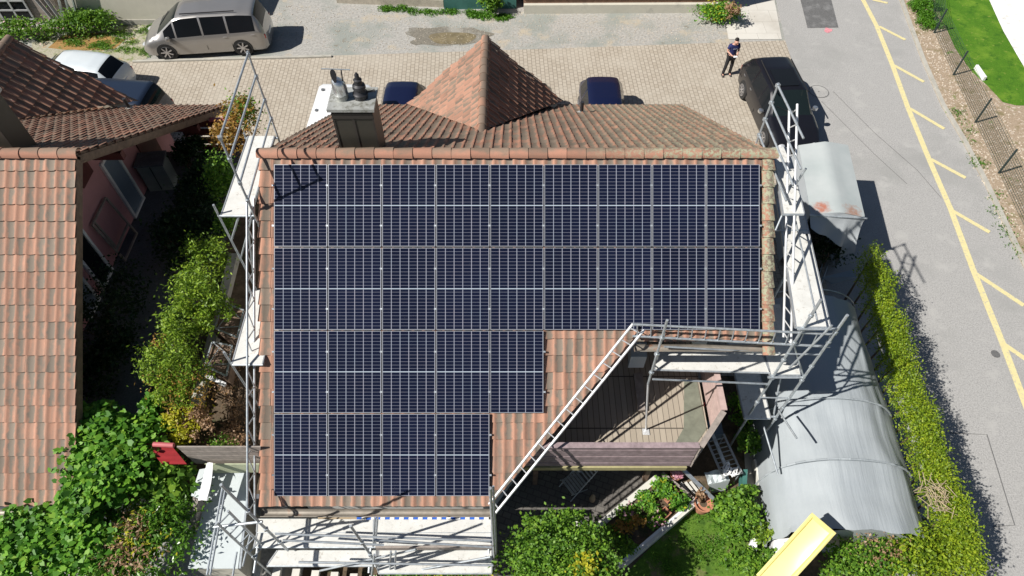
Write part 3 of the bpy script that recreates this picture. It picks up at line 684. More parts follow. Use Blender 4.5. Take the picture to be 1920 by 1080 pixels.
def door(y0, y1, z0, z1, pane, mull=False):
    f = MB()
    for c_, s_ in (((NW+.03, (y0+y1)/2, z1), (.08, y1-y0+.1, .09)), ((NW+.03, (y0+y1)/2, z0+.04), (.10, y1-y0+.1, .08)), ((NW+.03, y0, (z0+z1)/2), (.08, .09, z1-z0-.1)), ((NW+.03, y1, (z0+z1)/2), (.08, .09, z1-z0-.1))): f.box(c_, s_)
    o = f.build('window_frame', 'white_pvc', NH); MB().box((NW+.02, (y0+y1)/2, (z0+z1)/2), (.02, y1-y0-.08, z1-z0-.1)).build('pane', pane, o)
door(11.1, 11.75, TZ, 4.65, 'window_glass'); door(10.1, 10.75, TZ, 4.6, 'blind_blue'); door(13.75, 14.5, TZ, 4.6, 'blind_blue')
# fence, cabinet, trellis, pot on the upper terrace
t = thing('garden_cabinet', 'grey green garden cabinet on the shaded terrace by the pink wall', 'cabinet', G(308, 345, TZ), math.radians(8))
simple('cabinet_grey', (.22, .25, .24), .7)
MB().box((0, 0, .5), (.75, .55, 1.0)).build('body', 'cabinet_grey', t, local=True); MB().box((0, 0, 1.02), (.83, .63, .05)).build('lid', 'dark_terrace', t, local=True)
MB().box((0, -.285, .5), (.02, .02, .9)).build('door_gap', 'black_plastic', t, local=True)
t = thing('trellis', 'weathered wooden frame leaning on the pink wall', 'trellis', (-10.9, 12.6, TZ))
for a, b in (((0, -.5, 0), (-.2, -.5, 1.5)), ((0, .5, 0), (-.2, .5, 1.5)), ((0, -.5, .03), (0, .5, .03)), ((-.2, -.5, 1.5), (-.2, .5, 1.5)), ((-.06, -.5, .45), (-.06, .5, .45)), ((-.1, -.38, .5), (-.2, -.38, 1.5))):
    MB().bar(a, b, .05, .05).build('slat', 'wood_grey', t, local=True)
t = thing('red_fence', 'dark red slatted fence at the courtyard end of the garden', 'fence', (-9.5, 16.9, 2.1))
for k in range(4): MB().box((0, 0, .28+k*.335), (1.9, .05, .235)).build('board', 'wood_red', t, local=True)
for x in (-.9, .85): MB().box((x, .06, .65), (.09, .09, 1.3)).build('post', 'wood_red', t, local=True)
MB().box((.45, 0, 1.44), (.75, .14, .07)).build('cap', 'red_faded', t, local=True)

# ---------------------------------------------------------------- foliage
def leaf_cloud(name, mat, parent, blobs, n, size, seed, asp=.55, up=.5, clump=.22, nclump=26, origin=None, shell=.75, six=False, fold=.25, droop=0):
    r = np.random.RandomState(seed); tot = sum(b[1][0]*b[1][1]+b[1][0]*b[1][2] for b in blobs); P = []
    for c, rad in blobs:
        m = int(n*(rad[0]*rad[1]+rad[0]*rad[2])/tot); k = max(5, int(nclump*(rad[0]*rad[1]+rad[0]*rad[2])/tot*len(blobs)))
        d = r.normal(size=(k, 3)); d /= np.linalg.norm(d, axis=1)[:, None]; d[:, 2] = np.where(d[:, 2] < -.35, -d[:, 2], d[:, 2])
        cc = d*(shell + (1.0-shell)*r.rand(k, 1)*1.6)
        idx = r.randint(0, k, m); q = cc[idx] + r.normal(size=(m, 3))*clump*(.5+r.rand(k)[idx][:, None])
        inner = r.rand(m) < .15; q[inner] *= r.rand(inner.sum())[:, None]
        P.append(q*np.array(rad) + np.array(tuple(c)))
    P = np.concatenate(P); m = len(P); s = size*(.55+.9*r.rand(m))
    nrm = r.normal(size=(m, 3)); nrm[:, 2] = np.abs(nrm[:, 2])+up; nrm /= np.linalg.norm(nrm, axis=1)[:, None]
    t = np.cross(nrm, r.normal(size=(m, 3))); t /= np.linalg.norm(t, axis=1)[:, None]; b = np.cross(nrm, t)
    if six: L = [(-.28, 0, 0), (-.46, .34, .6), (.10, .44, .5), (.64, 0, -.1), (.10, -.44, .5), (-.46, -.34, .6)]
    else: L = [(-.5, 0, 0), (0, asp/2, fold), (.5, 0, 0), (0, -asp/2, fold)]
    K = len(L); V = np.zeros((m, K, 3))
    for k, (x, y, h) in enumerate(L): V[:, k] = P + s[:, None]*(t*x + b*y + nrm*h*.3)
    off = np.array(origin if origin is not None else (P[:, 0].mean(), P[:, 1].mean(), P[:, 2].min()))
    base = off if parent is None else np.array(tuple(parent.location)); V -= base
    me = bpy.data.meshes.new(name); me.vertices.add(m*K); me.vertices.foreach_set('co', V.astype(np.float32).ravel())
    me.loops.add(m*K); me.loops.foreach_set('vertex_index', np.arange(m*K, dtype=np.int32)); me.polygons.add(m)
    me.polygons.foreach_set('loop_start', np.arange(0, m*K, K, dtype=np.int32)); me.polygons.foreach_set('loop_total', np.full(m, K, dtype=np.int32))
    me.update(calc_edges=True); a = me.attributes.new('rnd', 'FLOAT', 'FACE'); a.data.foreach_set('value', r.rand(m).astype(np.float32))
    me.materials.append(M[mat]); o = bpy.data.objects.new(name, me); C.objects.link(o)
    if parent is None: o.location = base
    else: o.parent = parent
    return o
def shrub(name, label, cat, base, blobs, mat, n, size, seed, group=None, bark='bark', extra=None, **kw):
    base = Vector(base); t = thing(name, label, cat, base, group=group); mb = MB(); r = random.Random(seed)
    for c, rad in blobs:
        c = Vector(c)
        for k in range(5):
            e = c + Vector((r.uniform(-.6, .6)*rad[0], r.uniform(-.6, .6)*rad[1], r.uniform(.0, .7)*rad[2])); m_ = base.lerp(e, .5)+Vector((r.uniform(-.1, .1), r.uniform(-.1, .1), 0))
            mb.tube(base, m_, .035, 5, .022, False).tube(m_, e, .022, 5, .006, False)
    mb.build('trunk', bark, t); leaf_cloud('crown', mat, t, blobs, n, size, seed, **kw)
    if extra:
        for (m2, n2, s2, bl) in extra: leaf_cloud('dry_leaves' if 'dry' in m2 or 'orange' in m2 else 'young_leaves', m2, t, bl, n2, s2, seed+9, **kw)
    return t
def B(px, py, z, rx, ry=None, rz=None):
    p = G(px, py, z); return ((p.x, p.y, p.z), (rx, ry or rx, rz or rx))
gz0 = TZ
# evergreen row between the houses
shrub('thuja_shrub', 'sunlit yellow green thuja shrub above the cold frames, its branches half bare', 'shrub', G(395, 600, gz0), [B(388, 495, 4.2, .42, .5, .6), B(372, 555, 4.4, .50, .5, .6), B(400, 590, 4.2, .42, .45, .45), B(352, 600, 4.1, .4, .3, .4)], 'leaf_thuja', 6500, .085, 101, nclump=18, clump=.26, asp=.4)
shrub('thuja_shrub', 'olive green thuja shrub with brownish tips, south of the cold frames', 'shrub', G(335, 700, gz0), [B(338, 640, 4.2, .36, .45, .6), B(318, 690, 4.1, .48, .5, .6), B(350, 705, 4.1, .42, .45, .5), B(318, 740, 4.0, .4, .3, .4)], 'leaf_thuja', 6500, .075, 102, nclump=18, clump=.26, asp=.4,
      extra=[('leaf_orange', 700, .07, [B(345, 730, 4.0, .6, .4, .5), B(300, 650, 4.2, .2, .2, .3)])])
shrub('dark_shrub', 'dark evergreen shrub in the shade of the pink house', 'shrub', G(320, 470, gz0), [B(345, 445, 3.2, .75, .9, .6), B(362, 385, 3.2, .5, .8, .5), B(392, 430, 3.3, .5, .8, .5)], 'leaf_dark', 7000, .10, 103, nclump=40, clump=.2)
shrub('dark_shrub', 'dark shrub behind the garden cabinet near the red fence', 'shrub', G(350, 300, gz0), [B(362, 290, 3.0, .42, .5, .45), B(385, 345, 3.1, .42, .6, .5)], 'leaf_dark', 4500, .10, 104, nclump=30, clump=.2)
shrub('berry_bush', 'green and orange bush beside the scaffold plank near the red fence', 'bush', G(448, 280, gz0), [B(455, 225, 4.0, .5, .5, .6), B(440, 265, 3.9, .45, .6, .6)], 'leaf_orange', 2200, .09, 105, nclump=24,
      extra=[('leaf_green', 1800, .09, [B(460, 215, 4.1, .45, .4, .5), B(425, 330, 3.9, .35, .5, .5)])])
shrub('yellow_shrub', 'bright green shrub beside the white plank of the left scaffold', 'shrub', G(415, 360, gz0), [B(412, 335, 3.9, .35, .6, .6), B(425, 420, 3.8, .3, .5, .5)], 'leaf_green', 2600, .08, 106, nclump=24)
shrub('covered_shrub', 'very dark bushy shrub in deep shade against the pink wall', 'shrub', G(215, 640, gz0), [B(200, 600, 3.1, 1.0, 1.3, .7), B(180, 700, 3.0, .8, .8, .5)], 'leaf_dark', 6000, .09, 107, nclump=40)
shrub('golden_shrub', 'small shrub with bright yellow leaves under the cold frames', 'shrub', G(345, 815, gz0), [B(345, 790, 3.3, .38, .35, .3), B(335, 818, 3.2, .25, .2, .2)], 'leaf_yellow', 1500, .08, 108, nclump=16)
shrub('dry_shrub', 'brown dried shrub right of the yellow leaved shrub', 'shrub', G(378, 800, gz0), [B(375, 795, 3.3, .28, .35, .35)], 'leaf_dry', 1100, .06, 109, nclump=16)
shrub('shade_plants', 'low mottled plants in the narrow bed beside the main house', 'shrub', G(438, 800, gz0), [B(440, 790, 2.7, .35, .6, .15), B(425, 830, 2.75, .4, .3, .2), B(430, 700, 2.65, .3, .6, .12)], 'leaf_dry', 1800, .06, 110, nclump=30, extra=[('leaf_green', 500, .06, [B(418, 835, 2.8, .3, .2, .2)])])
# vine over the pergola and mass of large leaves at the lower left
shrub('grape_vine', 'climbing vine with large bright leaves overlapping the pink house eave', 'vine', G(250, 940, gz0), [B(190, 810, 3.5, .5, .4, .3), B(220, 845, 3.4, .85, .5, .3), B(195, 900, 3.4, .6, .45, .3), B(300, 800, 3.2, .5, .14, .15), B(285, 770, 3.3, .18, .45, .2), B(180, 780, 3.6, .4, .25, .2), B(160, 930, 3.5, .35, .5, .2)],
      'leaf_vine', 6800, .115, 111, six=True, nclump=44, clump=.24, up=1.2)
shrub('grape_vine', 'broad leaved vine spreading below the pink house gutter in the photo corner', 'vine', G(80, 1060, gz0-.5), [B(60, 1010, 2.9, 1.1, .5, .4), B(150, 1030, 2.8, .8, .6, .4), B(20, 1050, 2.8, .7, .6, .4), B(110, 985, 3.0, .7, .3, .3)],
      'leaf_vine', 6200, .115, 112, six=True, nclump=44, clump=.24, up=1.2)
shrub('laurel_bush', 'large glossy laurel bush with withered brown leaves beside the grey sheet roof', 'bush', G(280, 1040, gz0-.5), [B(275, 960, 2.6, .85, .5, .45), B(275, 1030, 2.6, .95, .65, .5), B(225, 1060, 2.6, .6, .5, .5), B(322, 985, 2.7, .45, .6, .5)],
      'leaf_laurel', 7500, .11, 113, asp=.35, nclump=60, clump=.2, up=.8, extra=[('leaf_dry', 520, .11, [B(240, 1040, 3.0, .55, .45, .25), B(250, 985, 3.0, .35, .25, .2)]), ('leaf_yellow', 160, .10, [B(270, 1000, 3.0, .6, .5, .25)])])
shrub('shade_vine', 'dark leafy plants in the shadow between the vine and the laurel bush', 'vine', G(300, 900, gz0), [B(305, 900, 3.0, .62, .3, .28), B(250, 900, 2.7, .5, .3, .25), B(160, 960, 2.8, .5, .3, .25)], 'leaf_green', 2600, .12, 114, six=True, nclump=40)
# bottom centre tree and neighbours
shrub('leafy_tree', 'bright green bushy tree at the bottom centre, right of the front platform', 'tree', G(1050, 1120, 0), [B(1045, 1040, 2.4, .9, .6, .5), B(1000, 1060, 2.4, .6, .5, .5), B(1105, 1050, 2.3, .6, .6, .5), B(1060, 990, 2.2, .6, .35, .35), B(1000, 1000, 2.0, .35, .3, .3), B(1100, 1090, 2.4, .7, .4, .4)],
      'leaf_green', 11000, .075, 115, nclump=60, clump=.2, up=.9, asp=.6, extra=[('leaf_yellow', 260, .08, [B(1095, 1065, 2.8, .25, .25, .2)])])
shrub('flower_box_plants', 'light green trailing plants with a red bloom along the platform front edge', 'plants', G(850, 1085, 1.6), [B(830, 1078, 1.9, .8, .12, .12), B(900, 1066, 1.95, .35, .15, .12), B(760, 1085, 1.9, .5, .1, .1)], 'leaf_green', 900, .07, 116, nclump=30, extra=[('leaf_yellow', 150, .06, [B(840, 1075, 2.0, .8, .1, .1)])])

# ---------------------------------------------------------------- scaffolds
def tube_part(t, name, a, b, r=.024, mat='galv'):
    return MB().tube(a, b, r, 8).build(name, mat, t, smooth=50)
def plank(t, c4, z, th=.06, mat='plank'):
    p = [Vector((q[0], q[1], z)) for q in c4]; o = MB().slab(p, (0, 0, -th)).build('plank', mat, t)
    for i in (0, 2):
        MB().tube(p[i]-Vector((0, 0, th*.6)), p[(i+1) % 4]-Vector((0, 0, th*.6)), .026, 8).build('end_hook_bar', 'galv', o)
    for i in (1, 3):
        MB().bar(p[i]-Vector((0, 0, th/2)), p[(i+1) % 4]-Vector((0, 0, th/2)), .025, th+.02).build('edge_rail', 'plank_rim', o)
    return o
def coupler(t, p): MB().box(p, (.075, .075, .075), .4).build('coupler', 'galv', t)
# left scaffold
LS = thing('scaffold', 'left scaffold tower with guard rails and white plank beside the roof ridge', 'scaffold', (-5.8, 10.9, TZ))
xi = -5.54; yn, ys = 12.50, 10.01
plank(LS, [(-6.24, yn+.02), (-5.62, yn+.02), (-5.62, ys-.02), (-6.24, ys-.02)], 6.68)
tube_part(LS, 'standard', (xi, yn, TZ), (xi, yn, 8.98)); tube_part(LS, 'standard', (xi, ys, TZ), (xi, ys, 8.81))
tube_part(LS, 'standard', (-6.31, ys, TZ), (-6.31, ys, 6.97)); tube_part(LS, 'standard', (-6.31, yn, TZ), (-6.31, yn, 6.78))
for z in (8.90, 8.35, 7.72, 7.2): tube_part(LS, 'guard_rail', (xi, yn, z+.03), (xi, ys, z-.1)); coupler(LS, Vector((xi, yn, z))); coupler(LS, Vector((xi, ys, z-.1)))
for y in (yn, ys): tube_part(LS, 'transom', (-6.33, y, 6.63), (xi, y, 6.63), .03)
tube_part(LS, 'brace', (-6.29, ys, 5.85), (-5.88, ys, 6.63)); tube_part(LS, 'brace', (-6.29, ys, 5.2), (-5.62, ys, 6.58), .02); tube_part(LS, 'brace', (-6.19, ys, 4.6), (-5.72, ys, 6.58), .02)
plank(LS, [(-5.95, 9.3), (-5.3, 9.3), (-5.3, 7.35), (-5.95, 7.35)], 4.9)
for y in (9.25, 7.4): tube_part(LS, 'transom', (-6.0, y, 4.87), (-5.28, y, 4.87), .03)
tube_part(LS, 'standard', (-6.0, 7.4, TZ), (-6.0, 7.4, 5.3)); tube_part(LS, 'standard', (-6.0, 9.25, TZ), (-6.0, 9.25, 5.1))
def girder(label, a0_, a1_, b0_, b1_, n, name='lattice_girder', zig=True, r=.026, mat='galv', group=None, rr=.014):
    a0_, a1_, b0_, b1_ = map(Vector, (a0_, a1_, b0_, b1_)); t = thing(name, label, 'girder' if zig else 'ladder', b0_ if b0_.z < b1_.z else b1_, group=group)
    tube_part(t, 'chord', a0_, a1_, r, mat); tube_part(t, 'chord', b0_, b1_, r, mat)
    for k in range(n+1):
        f = (k+.35)/(n+.7)
        if zig:
            if k == n: break
            p, q = (a0_.lerp(a1_, k/n), b0_.lerp(b1_, (k+.5)/n)); tube_part(t, 'web_bar', p, q, rr, mat); tube_part(t, 'web_bar', q, a0_.lerp(a1_, (k+1)/n), rr, mat)
        else: tube_part(t, 'rung', a0_.lerp(a1_, f), b0_.lerp(b1_, f), rr, mat)
    return t
girder('long lattice girder running down the left roof edge', PX(463, 366, -5.60), PX(464, 962, -5.60), PX(476, 372, -5.60), PX(478, 968, -5.60), 11)
girder('long white ladder beam lying along the diagonal roof edge', RF(1187, 607, .35), RF(917, 945, .30), RF(1208, 618, .30), RF(929, 962, .25), 15, 'ladder_beam', False, .03, 'alu')
gy = 7.78
girder('horizontal ladder beam above the short right eave', PY(1186, 608, gy), PY(1568, 627, gy-.15), PY(1186, 630, gy), PY(1556, 650, gy-.15), 14, 'ladder_beam', False, .027)
girder('ladder beam standing along the right roof edge up to the ridge', PX(1495, 195, 5.95), PX(1483, 655, 5.98), PX(1480, 205, 5.93), PX(1469, 632, 5.95), 16, 'ladder_beam', False, .028, 'alu')
# right scaffold
RS = thing('scaffold', 'right scaffold with planks on three levels between roof edge and tunnel tent', 'scaffold', (6.2, 8.5, 0))
plank(RS, [G(1449, 276, 6.9)[:2], G(1478, 276, 6.9)[:2], G(1508, 400, 6.9)[:2], G(1468, 400, 6.9)[:2]], 6.9)
plank(RS, [G(1456, 372, 5.9)[:2], G(1502, 372, 5.9)[:2], G(1557, 612, 5.9)[:2], G(1492, 612, 5.9)[:2]], 5.9)
plank(RS, [(3.35, 8.45), (5.78, 8.3), (5.85, 7.72), (3.25, 7.8)], 3.9); plank(RS, [(5.86, 9.6), (6.55, 9.6), (6.55, 7.66), (5.86, 7.66)], 3.9)
plank(RS, [(5.80, 9.9), (6.45, 9.9), (6.45, 7.55), (5.80, 7.55)], 1.9)
for x, y, zt in ((5.93, 7.63, 6.85), (6.60, 7.58, 6.4), (6.62, 10.1, 5.9)): tube_part(RS, 'standard', (x, y, 0), (x, y, zt), .031)
tube_part(RS, 'standard', (5.6, 12.0, 0), (5.6, 12.0, 8.55)); 
pN = Vector((5.6, 12.0, 8.5))
for z, ye in ((8.5, 10.4), (8.05, 10.0), (7.6, 10.0), (7.15, 10.0)): tube_part(RS, 'guard_rail', (5.6, 12.0, z), (5.75, ye, z-.05)); coupler(RS, Vector((5.6, 12.0, z)))
tube_part(RS, 'guard_rail', G(1492, 415, 6.4), G(1532, 600, 6.4), .02); tube_part(RS, 'standard', PY(1511, 316, 10.6), PY(1492, 345, 10.6))
tube_part(RS, 'brace', PY(1472, 390, 10), PY(1454, 432, 9.6), .02); tube_part(RS, 'transom', G(1450, 432, 5.9), G(1516, 432, 5.9), .02)
for z in (1.87, 3.87, 5.87): tube_part(RS, 'transom', (5.8, 7.6, z), (6.65, 7.6, z), .03); coupler(RS, Vector((6.6, 7.58, z-.1))); coupler(RS, Vector((5.93, 7.63, z-.1)))
for z in (4.9, 2.9): tube_part(RS, 'transom', (5.9, 7.6, z), (6.6, 7.58, z), .018)
tube_part(RS, 'guard_rail', PY(1245, 650, 7.7), PY(1462, 662, 7.7)); tube_part(RS, 'guard_rail', PY(1224, 711, 7.2), PY(1440, 720, 7.5))
tube_part(RS, 'brace', PY(1480, 690, 7.5), PY(1560, 610, 7.5)); tube_part(RS, 'brace', (6.62, 7.6, 1.5), (6.62, 10.0, 5.7)); tube_part(RS, 'brace', (5.95, 7.7, 5.2), (6.6, 7.6, 3.9), .02)
tube_part(RS, 'outrigger', PY(1460, 770, 7.4), PY(1494, 822, 6.6)); tube_part(RS, 'outrigger', PY(1432, 800, 7.3), PY(1458, 888, 6.3))
top_p = PY(1251, 600, 6.9); mid_p = PY(1215, 720, 6.9)
tube_part(RS, 'standard', top_p, mid_p, .026); tube_part(RS, 'jack', mid_p, G(1211, 806, DZ), .022, 'alu')
bp = G(1211, 810, DZ+.01); MB().box(bp+Vector((0, 0, .01)), (.16, .16, .012)).build('base_plate', 'alu', RS)
for q in (.25, .5, .8): coupler(RS, top_p.lerp(mid_p, q))
for z in (2.6, 4.6, 5.3, 6.3): coupler(RS, Vector((5.93, 7.63, z)))
for z in (2.4, 4.4, 5.4): coupler(RS, Vector((6.6, 7.58, z)))
# front platform
FS = thing('scaffold', 'front scaffold platform with two rows of planks below the gutter', 'scaffold', (-3, 4.6, 0))
pz = 2.5
for x0, x1 in ((480, 700), (703, 921)):
    plank(FS, [G(x0+3, 973, pz)[:2], G(x1, 973, pz)[:2], G(x1, 998, pz)[:2], G(x0+1, 998, pz)[:2]], pz); plank(FS, [G(x0+2, 999.5, pz)[:2], G(x1, 999.5, pz)[:2], G(x1, 1025, pz)[:2], G(x0-4, 1025, pz)[:2]], pz+.003)
plank(FS, [G(520, 1032, 2.3)[:2], G(705, 1032, 2.3)[:2], G(705, 1060, 2.3)[:2], G(500, 1060, 2.3)[:2]], 2.3)
plank(FS, [G(709, 1032, 2.3)[:2], G(922, 1032, 2.3)[:2], G(922, 1074, 2.3)[:2], G(709, 1074, 2.3)[:2]], 2.3)
a, b = G(705, 1028, 2.6), G(922, 1026, 2.6); MB().bar(a, b, .04, .17).build('toe_board', 'wood_grey', FS)
def S(p, q, y, nm='brace', r=.024, y2=None): return tube_part(FS, nm, PY(p[0], p[1], y), PY(q[0], q[1], y if y2 is None else y2), r)
for (a, b, y) in (((516, 1001), (920, 1014), 4.15), ((530, 1013), (720, 1022), 4.1), ((700, 1012), (922, 1026), 4.0), ((560, 1054), (925, 1060), 3.75), ((735, 1078), (920, 1044), 3.85), ((600, 1070), (780, 1030), 3.9)):
    S(a, b, y, 'guard_rail', .024)
S((657, 986), (724, 1082), 3.9, 'standard', .027); S((703, 970), (700, 1018), 4.3, 'standard', .02); S((708, 971), (704, 1018), 4.3, 'standard', .02)
S((702, 1040), (697, 1080), 3.8, 'standard', .024); S((733, 1034), (730, 1080), 3.85, 'standard', .02); S((742, 1034), (740, 1080), 3.85, 'standard', .02)
S((919, 915), (929, 1082), 4.1, 'standard', .028); S((925, 912), (933, 1080), 4.15, 'standard', .02)
S((414, 909), (540, 1032), 4.2, 'standard', .027)
for q in (.35, .62, .85): coupler(FS, PY(414, 909, 4.2).lerp(PY(540, 1032, 4.2), q)); coupler(FS, PY(657, 986, 3.9).lerp(PY(724, 1082, 3.9), q*.8))
for off in (0, 6): tube_part(FS, 'end_rail', G(417+off, 915, 4.0), G(388+off, 1078, 4.0), .022)
tube_part(FS, 'transom', PY(402, 988, 4.15), PY(492, 978, 4.2), .03)
for x in (-5.5, -3.0, -.55): tube_part(FS, 'standard', (x, 4.78, 0), (x, 4.78, 2.45)); tube_part(FS, 'standard', (x, 4.05, 0), (x, 4.05, 2.5))
for x in (-5.5, -3.05, -.5): tube_part(FS, 'transom', (x, 3.8, 2.2), (x, 4.85, 2.42), .03)
tube_part(FS, 'hook_rail', G(470, 1000, 2.7), G(455, 1062, 2.7), .022); tube_part(FS, 'hook_rail', G(444, 1035, 2.8), G(436, 1082, 2.8), .022)
# its access ladder standing upright at the left end
a0_, a1_ = PY(406, 980, 4.1), PY(478, 1047, 4.1)
girder('steel ladder standing upright at the left end of the front platform', a0_, a1_, a0_+Vector((.16, .22, 0)), a1_+Vector((.16, .22, 0)), 7, 'access_ladder', False, .026, 'galv', rr=.016)
t = thing('garden_stairs', 'white concrete steps at the bottom edge below the platform', 'stairs', G(520, 1085, 1.0))
for k in range(7):
    p = G(483+k*36, 1062+k*3, 1.35-.06*k); MB().box(p+Vector((0, -.35, -.08)), (.17, .75, .12)).build('step', 'concrete_pale', t)
MB().box(G(590, 1100, .9)+Vector((0, -.2, -.2)), (1.9, .6, .3)).build('base', 'concrete', t)
t = thing('awning', 'blue and white checked awning edge between gutter and platform', 'awning', (-2.6, 5.2, 2.3))
for k in range(14):
    p = G(674+k*17.6, 967, 2.62); MB().box(p, (.105, .16, .012)).build('cloth_check', 'blue_cloth', t); MB().box(p+Vector((.107, 0, 0)), (.105, .16, .012)).build('cloth_check', 'white_paint', t)
simple('jute', (.38, .30, .2), .9)
tag(MB().slab([G(596, 963, 2.6), G(673, 963, 2.6), G(673, 973, 2.6), G(596, 973, 2.6)], (0, 0, -.02)).build('jute_mat', 'jute'), 'beige woven mat just below the gutter, left of the checked awning', 'mat')

# ---------------------------------------------------------------- lower left sheds
t = thing('shed', 'low shed with a long pale sheet roof beside the laurel bush', 'shed', G(410, 990, 2.0))
MB().slab([G(398, 886, 2.6), G(468, 886, 2.6), G(446, 1066, 2.5), G(352, 1066, 2.5)], (0, 0, -.03)).build('sheet_roof', 'sheet_white', t)
MB().slab([G(360, 1062, 2.46), G(440, 1062, 2.46), G(462, 892, 2.5), G(402, 892, 2.5)], (0, 0, -1.6)).build('wall', 'plaster_cream', t)
MB().bar(G(450, 1066, 2.62), G(467, 905, 2.62), .04, .05).build('edge_strip', 'galv', t)
t = thing('roof_beam', 'long grey wooden board canopy bridging from the red awning to the main house', 'canopy', G(410, 850, 2.9))
for k in range(4):
    a, b = PY(338+k*7, 837+k*9.2, 5.95), PY(489, 837+k*9.2, 5.95); MB().slab([PY(332+k*9, 836+k*8, 5.95), PY(489, 836+k*8, 5.95), PY(489, 843.4+k*8, 5.95), PY(341+k*9, 843.4+k*8, 5.95)], (0, -.03, 0)).build('board', 'wood_grey', t)
simple('cream_green', (.46, .50, .34), .8)
MB().slab([PY(384, 869, 5.85), PY(489, 869, 5.85), PY(489, 884, 5.85), PY(398, 886, 5.85)], (0, -.02, 0)).build('fascia', 'cream_green', t)
t = thing('curved_panel', 'white curved sheet standing at the shed corner', 'panel', G(380, 930, 2.6))
rows = []
for k in range(7):
    f = k/6; a = G(388-5*math.sin(f*1.2)-12*f, 868+70*f, 3.3-.1*f); b = G(399-2*f*f*6, 868+70*f, 3.35-.1*f); rows.append([a, a.lerp(b, .5)+Vector((0, 0, .03)), b])
mb = MB().grid(rows); mb.grid([[p-Vector((0, 0, .02)) for p in r_] for r_ in rows]); mb.build('panel', 'white_paint', t, smooth=True)
MB().slab([G(374, 880, 3.1), G(386, 878, 3.1), G(374, 935, 3.0), G(358, 930, 3.0)], (0, 0, -.03)).build('lower_sheet', 'sheet_white', t)
MB().slab([G(362, 930, 3.0), G(372, 932, 3.0), G(366, 985, 2.6), G(357, 985, 2.6)], (0, 0, -.5)).build('post', 'wood_grey', t)
t = thing('red_awning', 'red corrugated awning half covered by the vine', 'awning', G(312, 850, 2.9))
rows = []
for k in range(9): rows.append([G(272+k*4+q*9.3, 832+k*4.8, 3.6-.02*k+.02*math.cos(k*math.pi)) for q in range(8-k//3)] [:6])
mb = MB().grid(rows).build('sheet', 'red_paint', t); MB().tube(G(288, 833, 3.7), G(326, 835, 3.7), .055, 10).build('roller', 'red_faded', t, smooth=50)
# cold frames
def cold_frame(label, quad, z):
    t = thing('cold_frame', label, 'cold frame', quad_c(quad, TZ), group=None); p = [G(x, y, z) for x, y in quad]
    MB().slab(p, (0, 0, -.35)).build('box', 'wood_brown', t)
    ins = [a.lerp(sum(p, Vector())/4, .12)+Vector((0, 0, .06)) for a in p]; fm = MB()
    for k in range(4): fm.bar(ins[k], ins[(k+1) % 4], .035, .03)
    f = fm.build('frame', 'galv', t); br = MB(); br.bar(ins[0].lerp(ins[1], .5), ins[2].lerp(ins[3], .9), .018, .018).bar(ins[0], ins[2].lerp(ins[1], .65), .018, .018).bar(ins[3], ins[1].lerp(ins[2], .6), .018, .018)
    br.build('brace', 'galv', f); return t
def quad_c(q, z): return G(sum(a for a, b in q)/4, sum(b for a, b in q)/4, z)
cold_frame('wooden cold frame with grey braced lid, half under the thuja', [(418, 565), (462, 582), (448, 640), (400, 620)], 3.2)
cold_frame('wooden cold frame with grey braced lid, nearest the yellow shrub', [(398, 640), (440, 648), (428, 712), (382, 690)], 3.1)
tag(MB().slab([G(386, 698, 3.0), G(424, 718, 3.0), G(420, 724, 3.0), G(383, 705, 3.0)], (0, 0, -.06)).build('white_board', 'white_pvc'), 'pale narrow board against the end of the lower cold frame', 'board')
mb = MB(); mb.bar(G(440, 480, 2.62), G(362, 790, 2.62), .24, .24); tag(mb.build('garden_wall', 'concrete'), 'low concrete wall beside the cold frames between the houses', 'wall')
t = thing('wood_crate', 'small white slatted crate among the vine leaves', 'crate', G(268, 776, 3.0))
for k in range(4): MB().box(G(259+k*6.5, 776, 3.3), (.05, .22, .05)).build('slat', 'white_paint', t)

# ---------------------------------------------------------------- tent box, tunnel tent
bx = [G(1497, 272, 2.4), G(1590, 272, 2.4), G(1622, 408, 2.4), G(1520, 402, 2.4)]
t = thing('tarpaulin_tent', 'square light grey tarpaulin tent beside the road with rusty stains', 'tent', (sum(p.x for p in bx)/4, sum(p.y for p in bx)/4, 0))
kt = NT('tarp_stained'); co = kt.coord('World')
def spot(k, c, r0, r1):
    v = k.n('VectorMath', operation='DISTANCE'); k.l(co, v.inputs[0]); v.inputs[1].default_value = tuple(c)
    d = k.math('ADD', v.outputs['Value'], k.math('MULTIPLY', k.math('SUBTRACT', k.noise(co, 7, 5, .75), .5), .8)); return k.ramp(d, [(r0, 1.0), (r1, 0.0)])
cb = kt.ramp(kt.noise(co, 1.3, 4), [(.3, (.36, .40, .40)), (.7, (.43, .46, .46))])
cb = kt.mix(spot(kt, G(1540, 390, 2.42), .05, .30), cb, (.38, .15, .10)); cb = kt.mix(spot(kt, G(1596, 398, 2.42), .05, .32), cb, (.34, .18, .12))
kt.base(cb); kt.b.inputs['Roughness'].default_value = .6; M['tarp_stained'] = kt.m
sc = lambda a, b, f: a.lerp(b, f)
rows = []
for j in range(9):
    f = j/8; l, r_ = sc(bx[0], bx[3], f), sc(bx[1], bx[2], f); row = []
    for i in range(11):
        g = i/10; sag = -.05*math.sin(math.pi*g*2)**2*math.sin(math.pi*f) ; row.append(l.lerp(r_, g)+Vector((0, 0, .16*(1-abs(g-.52)*2)+sag*.5)))
    rows.append(row)
MB().grid(rows).build('roof', 'tarp_stained', t, smooth=25)
fl = [Vector((p.x, p.y, 0)) for p in bx]; out = [Vector((-.22, 0, 0)), Vector((0, 0, 0)), Vector((0, 0, 0)), Vector((-.22, 0, 0))]
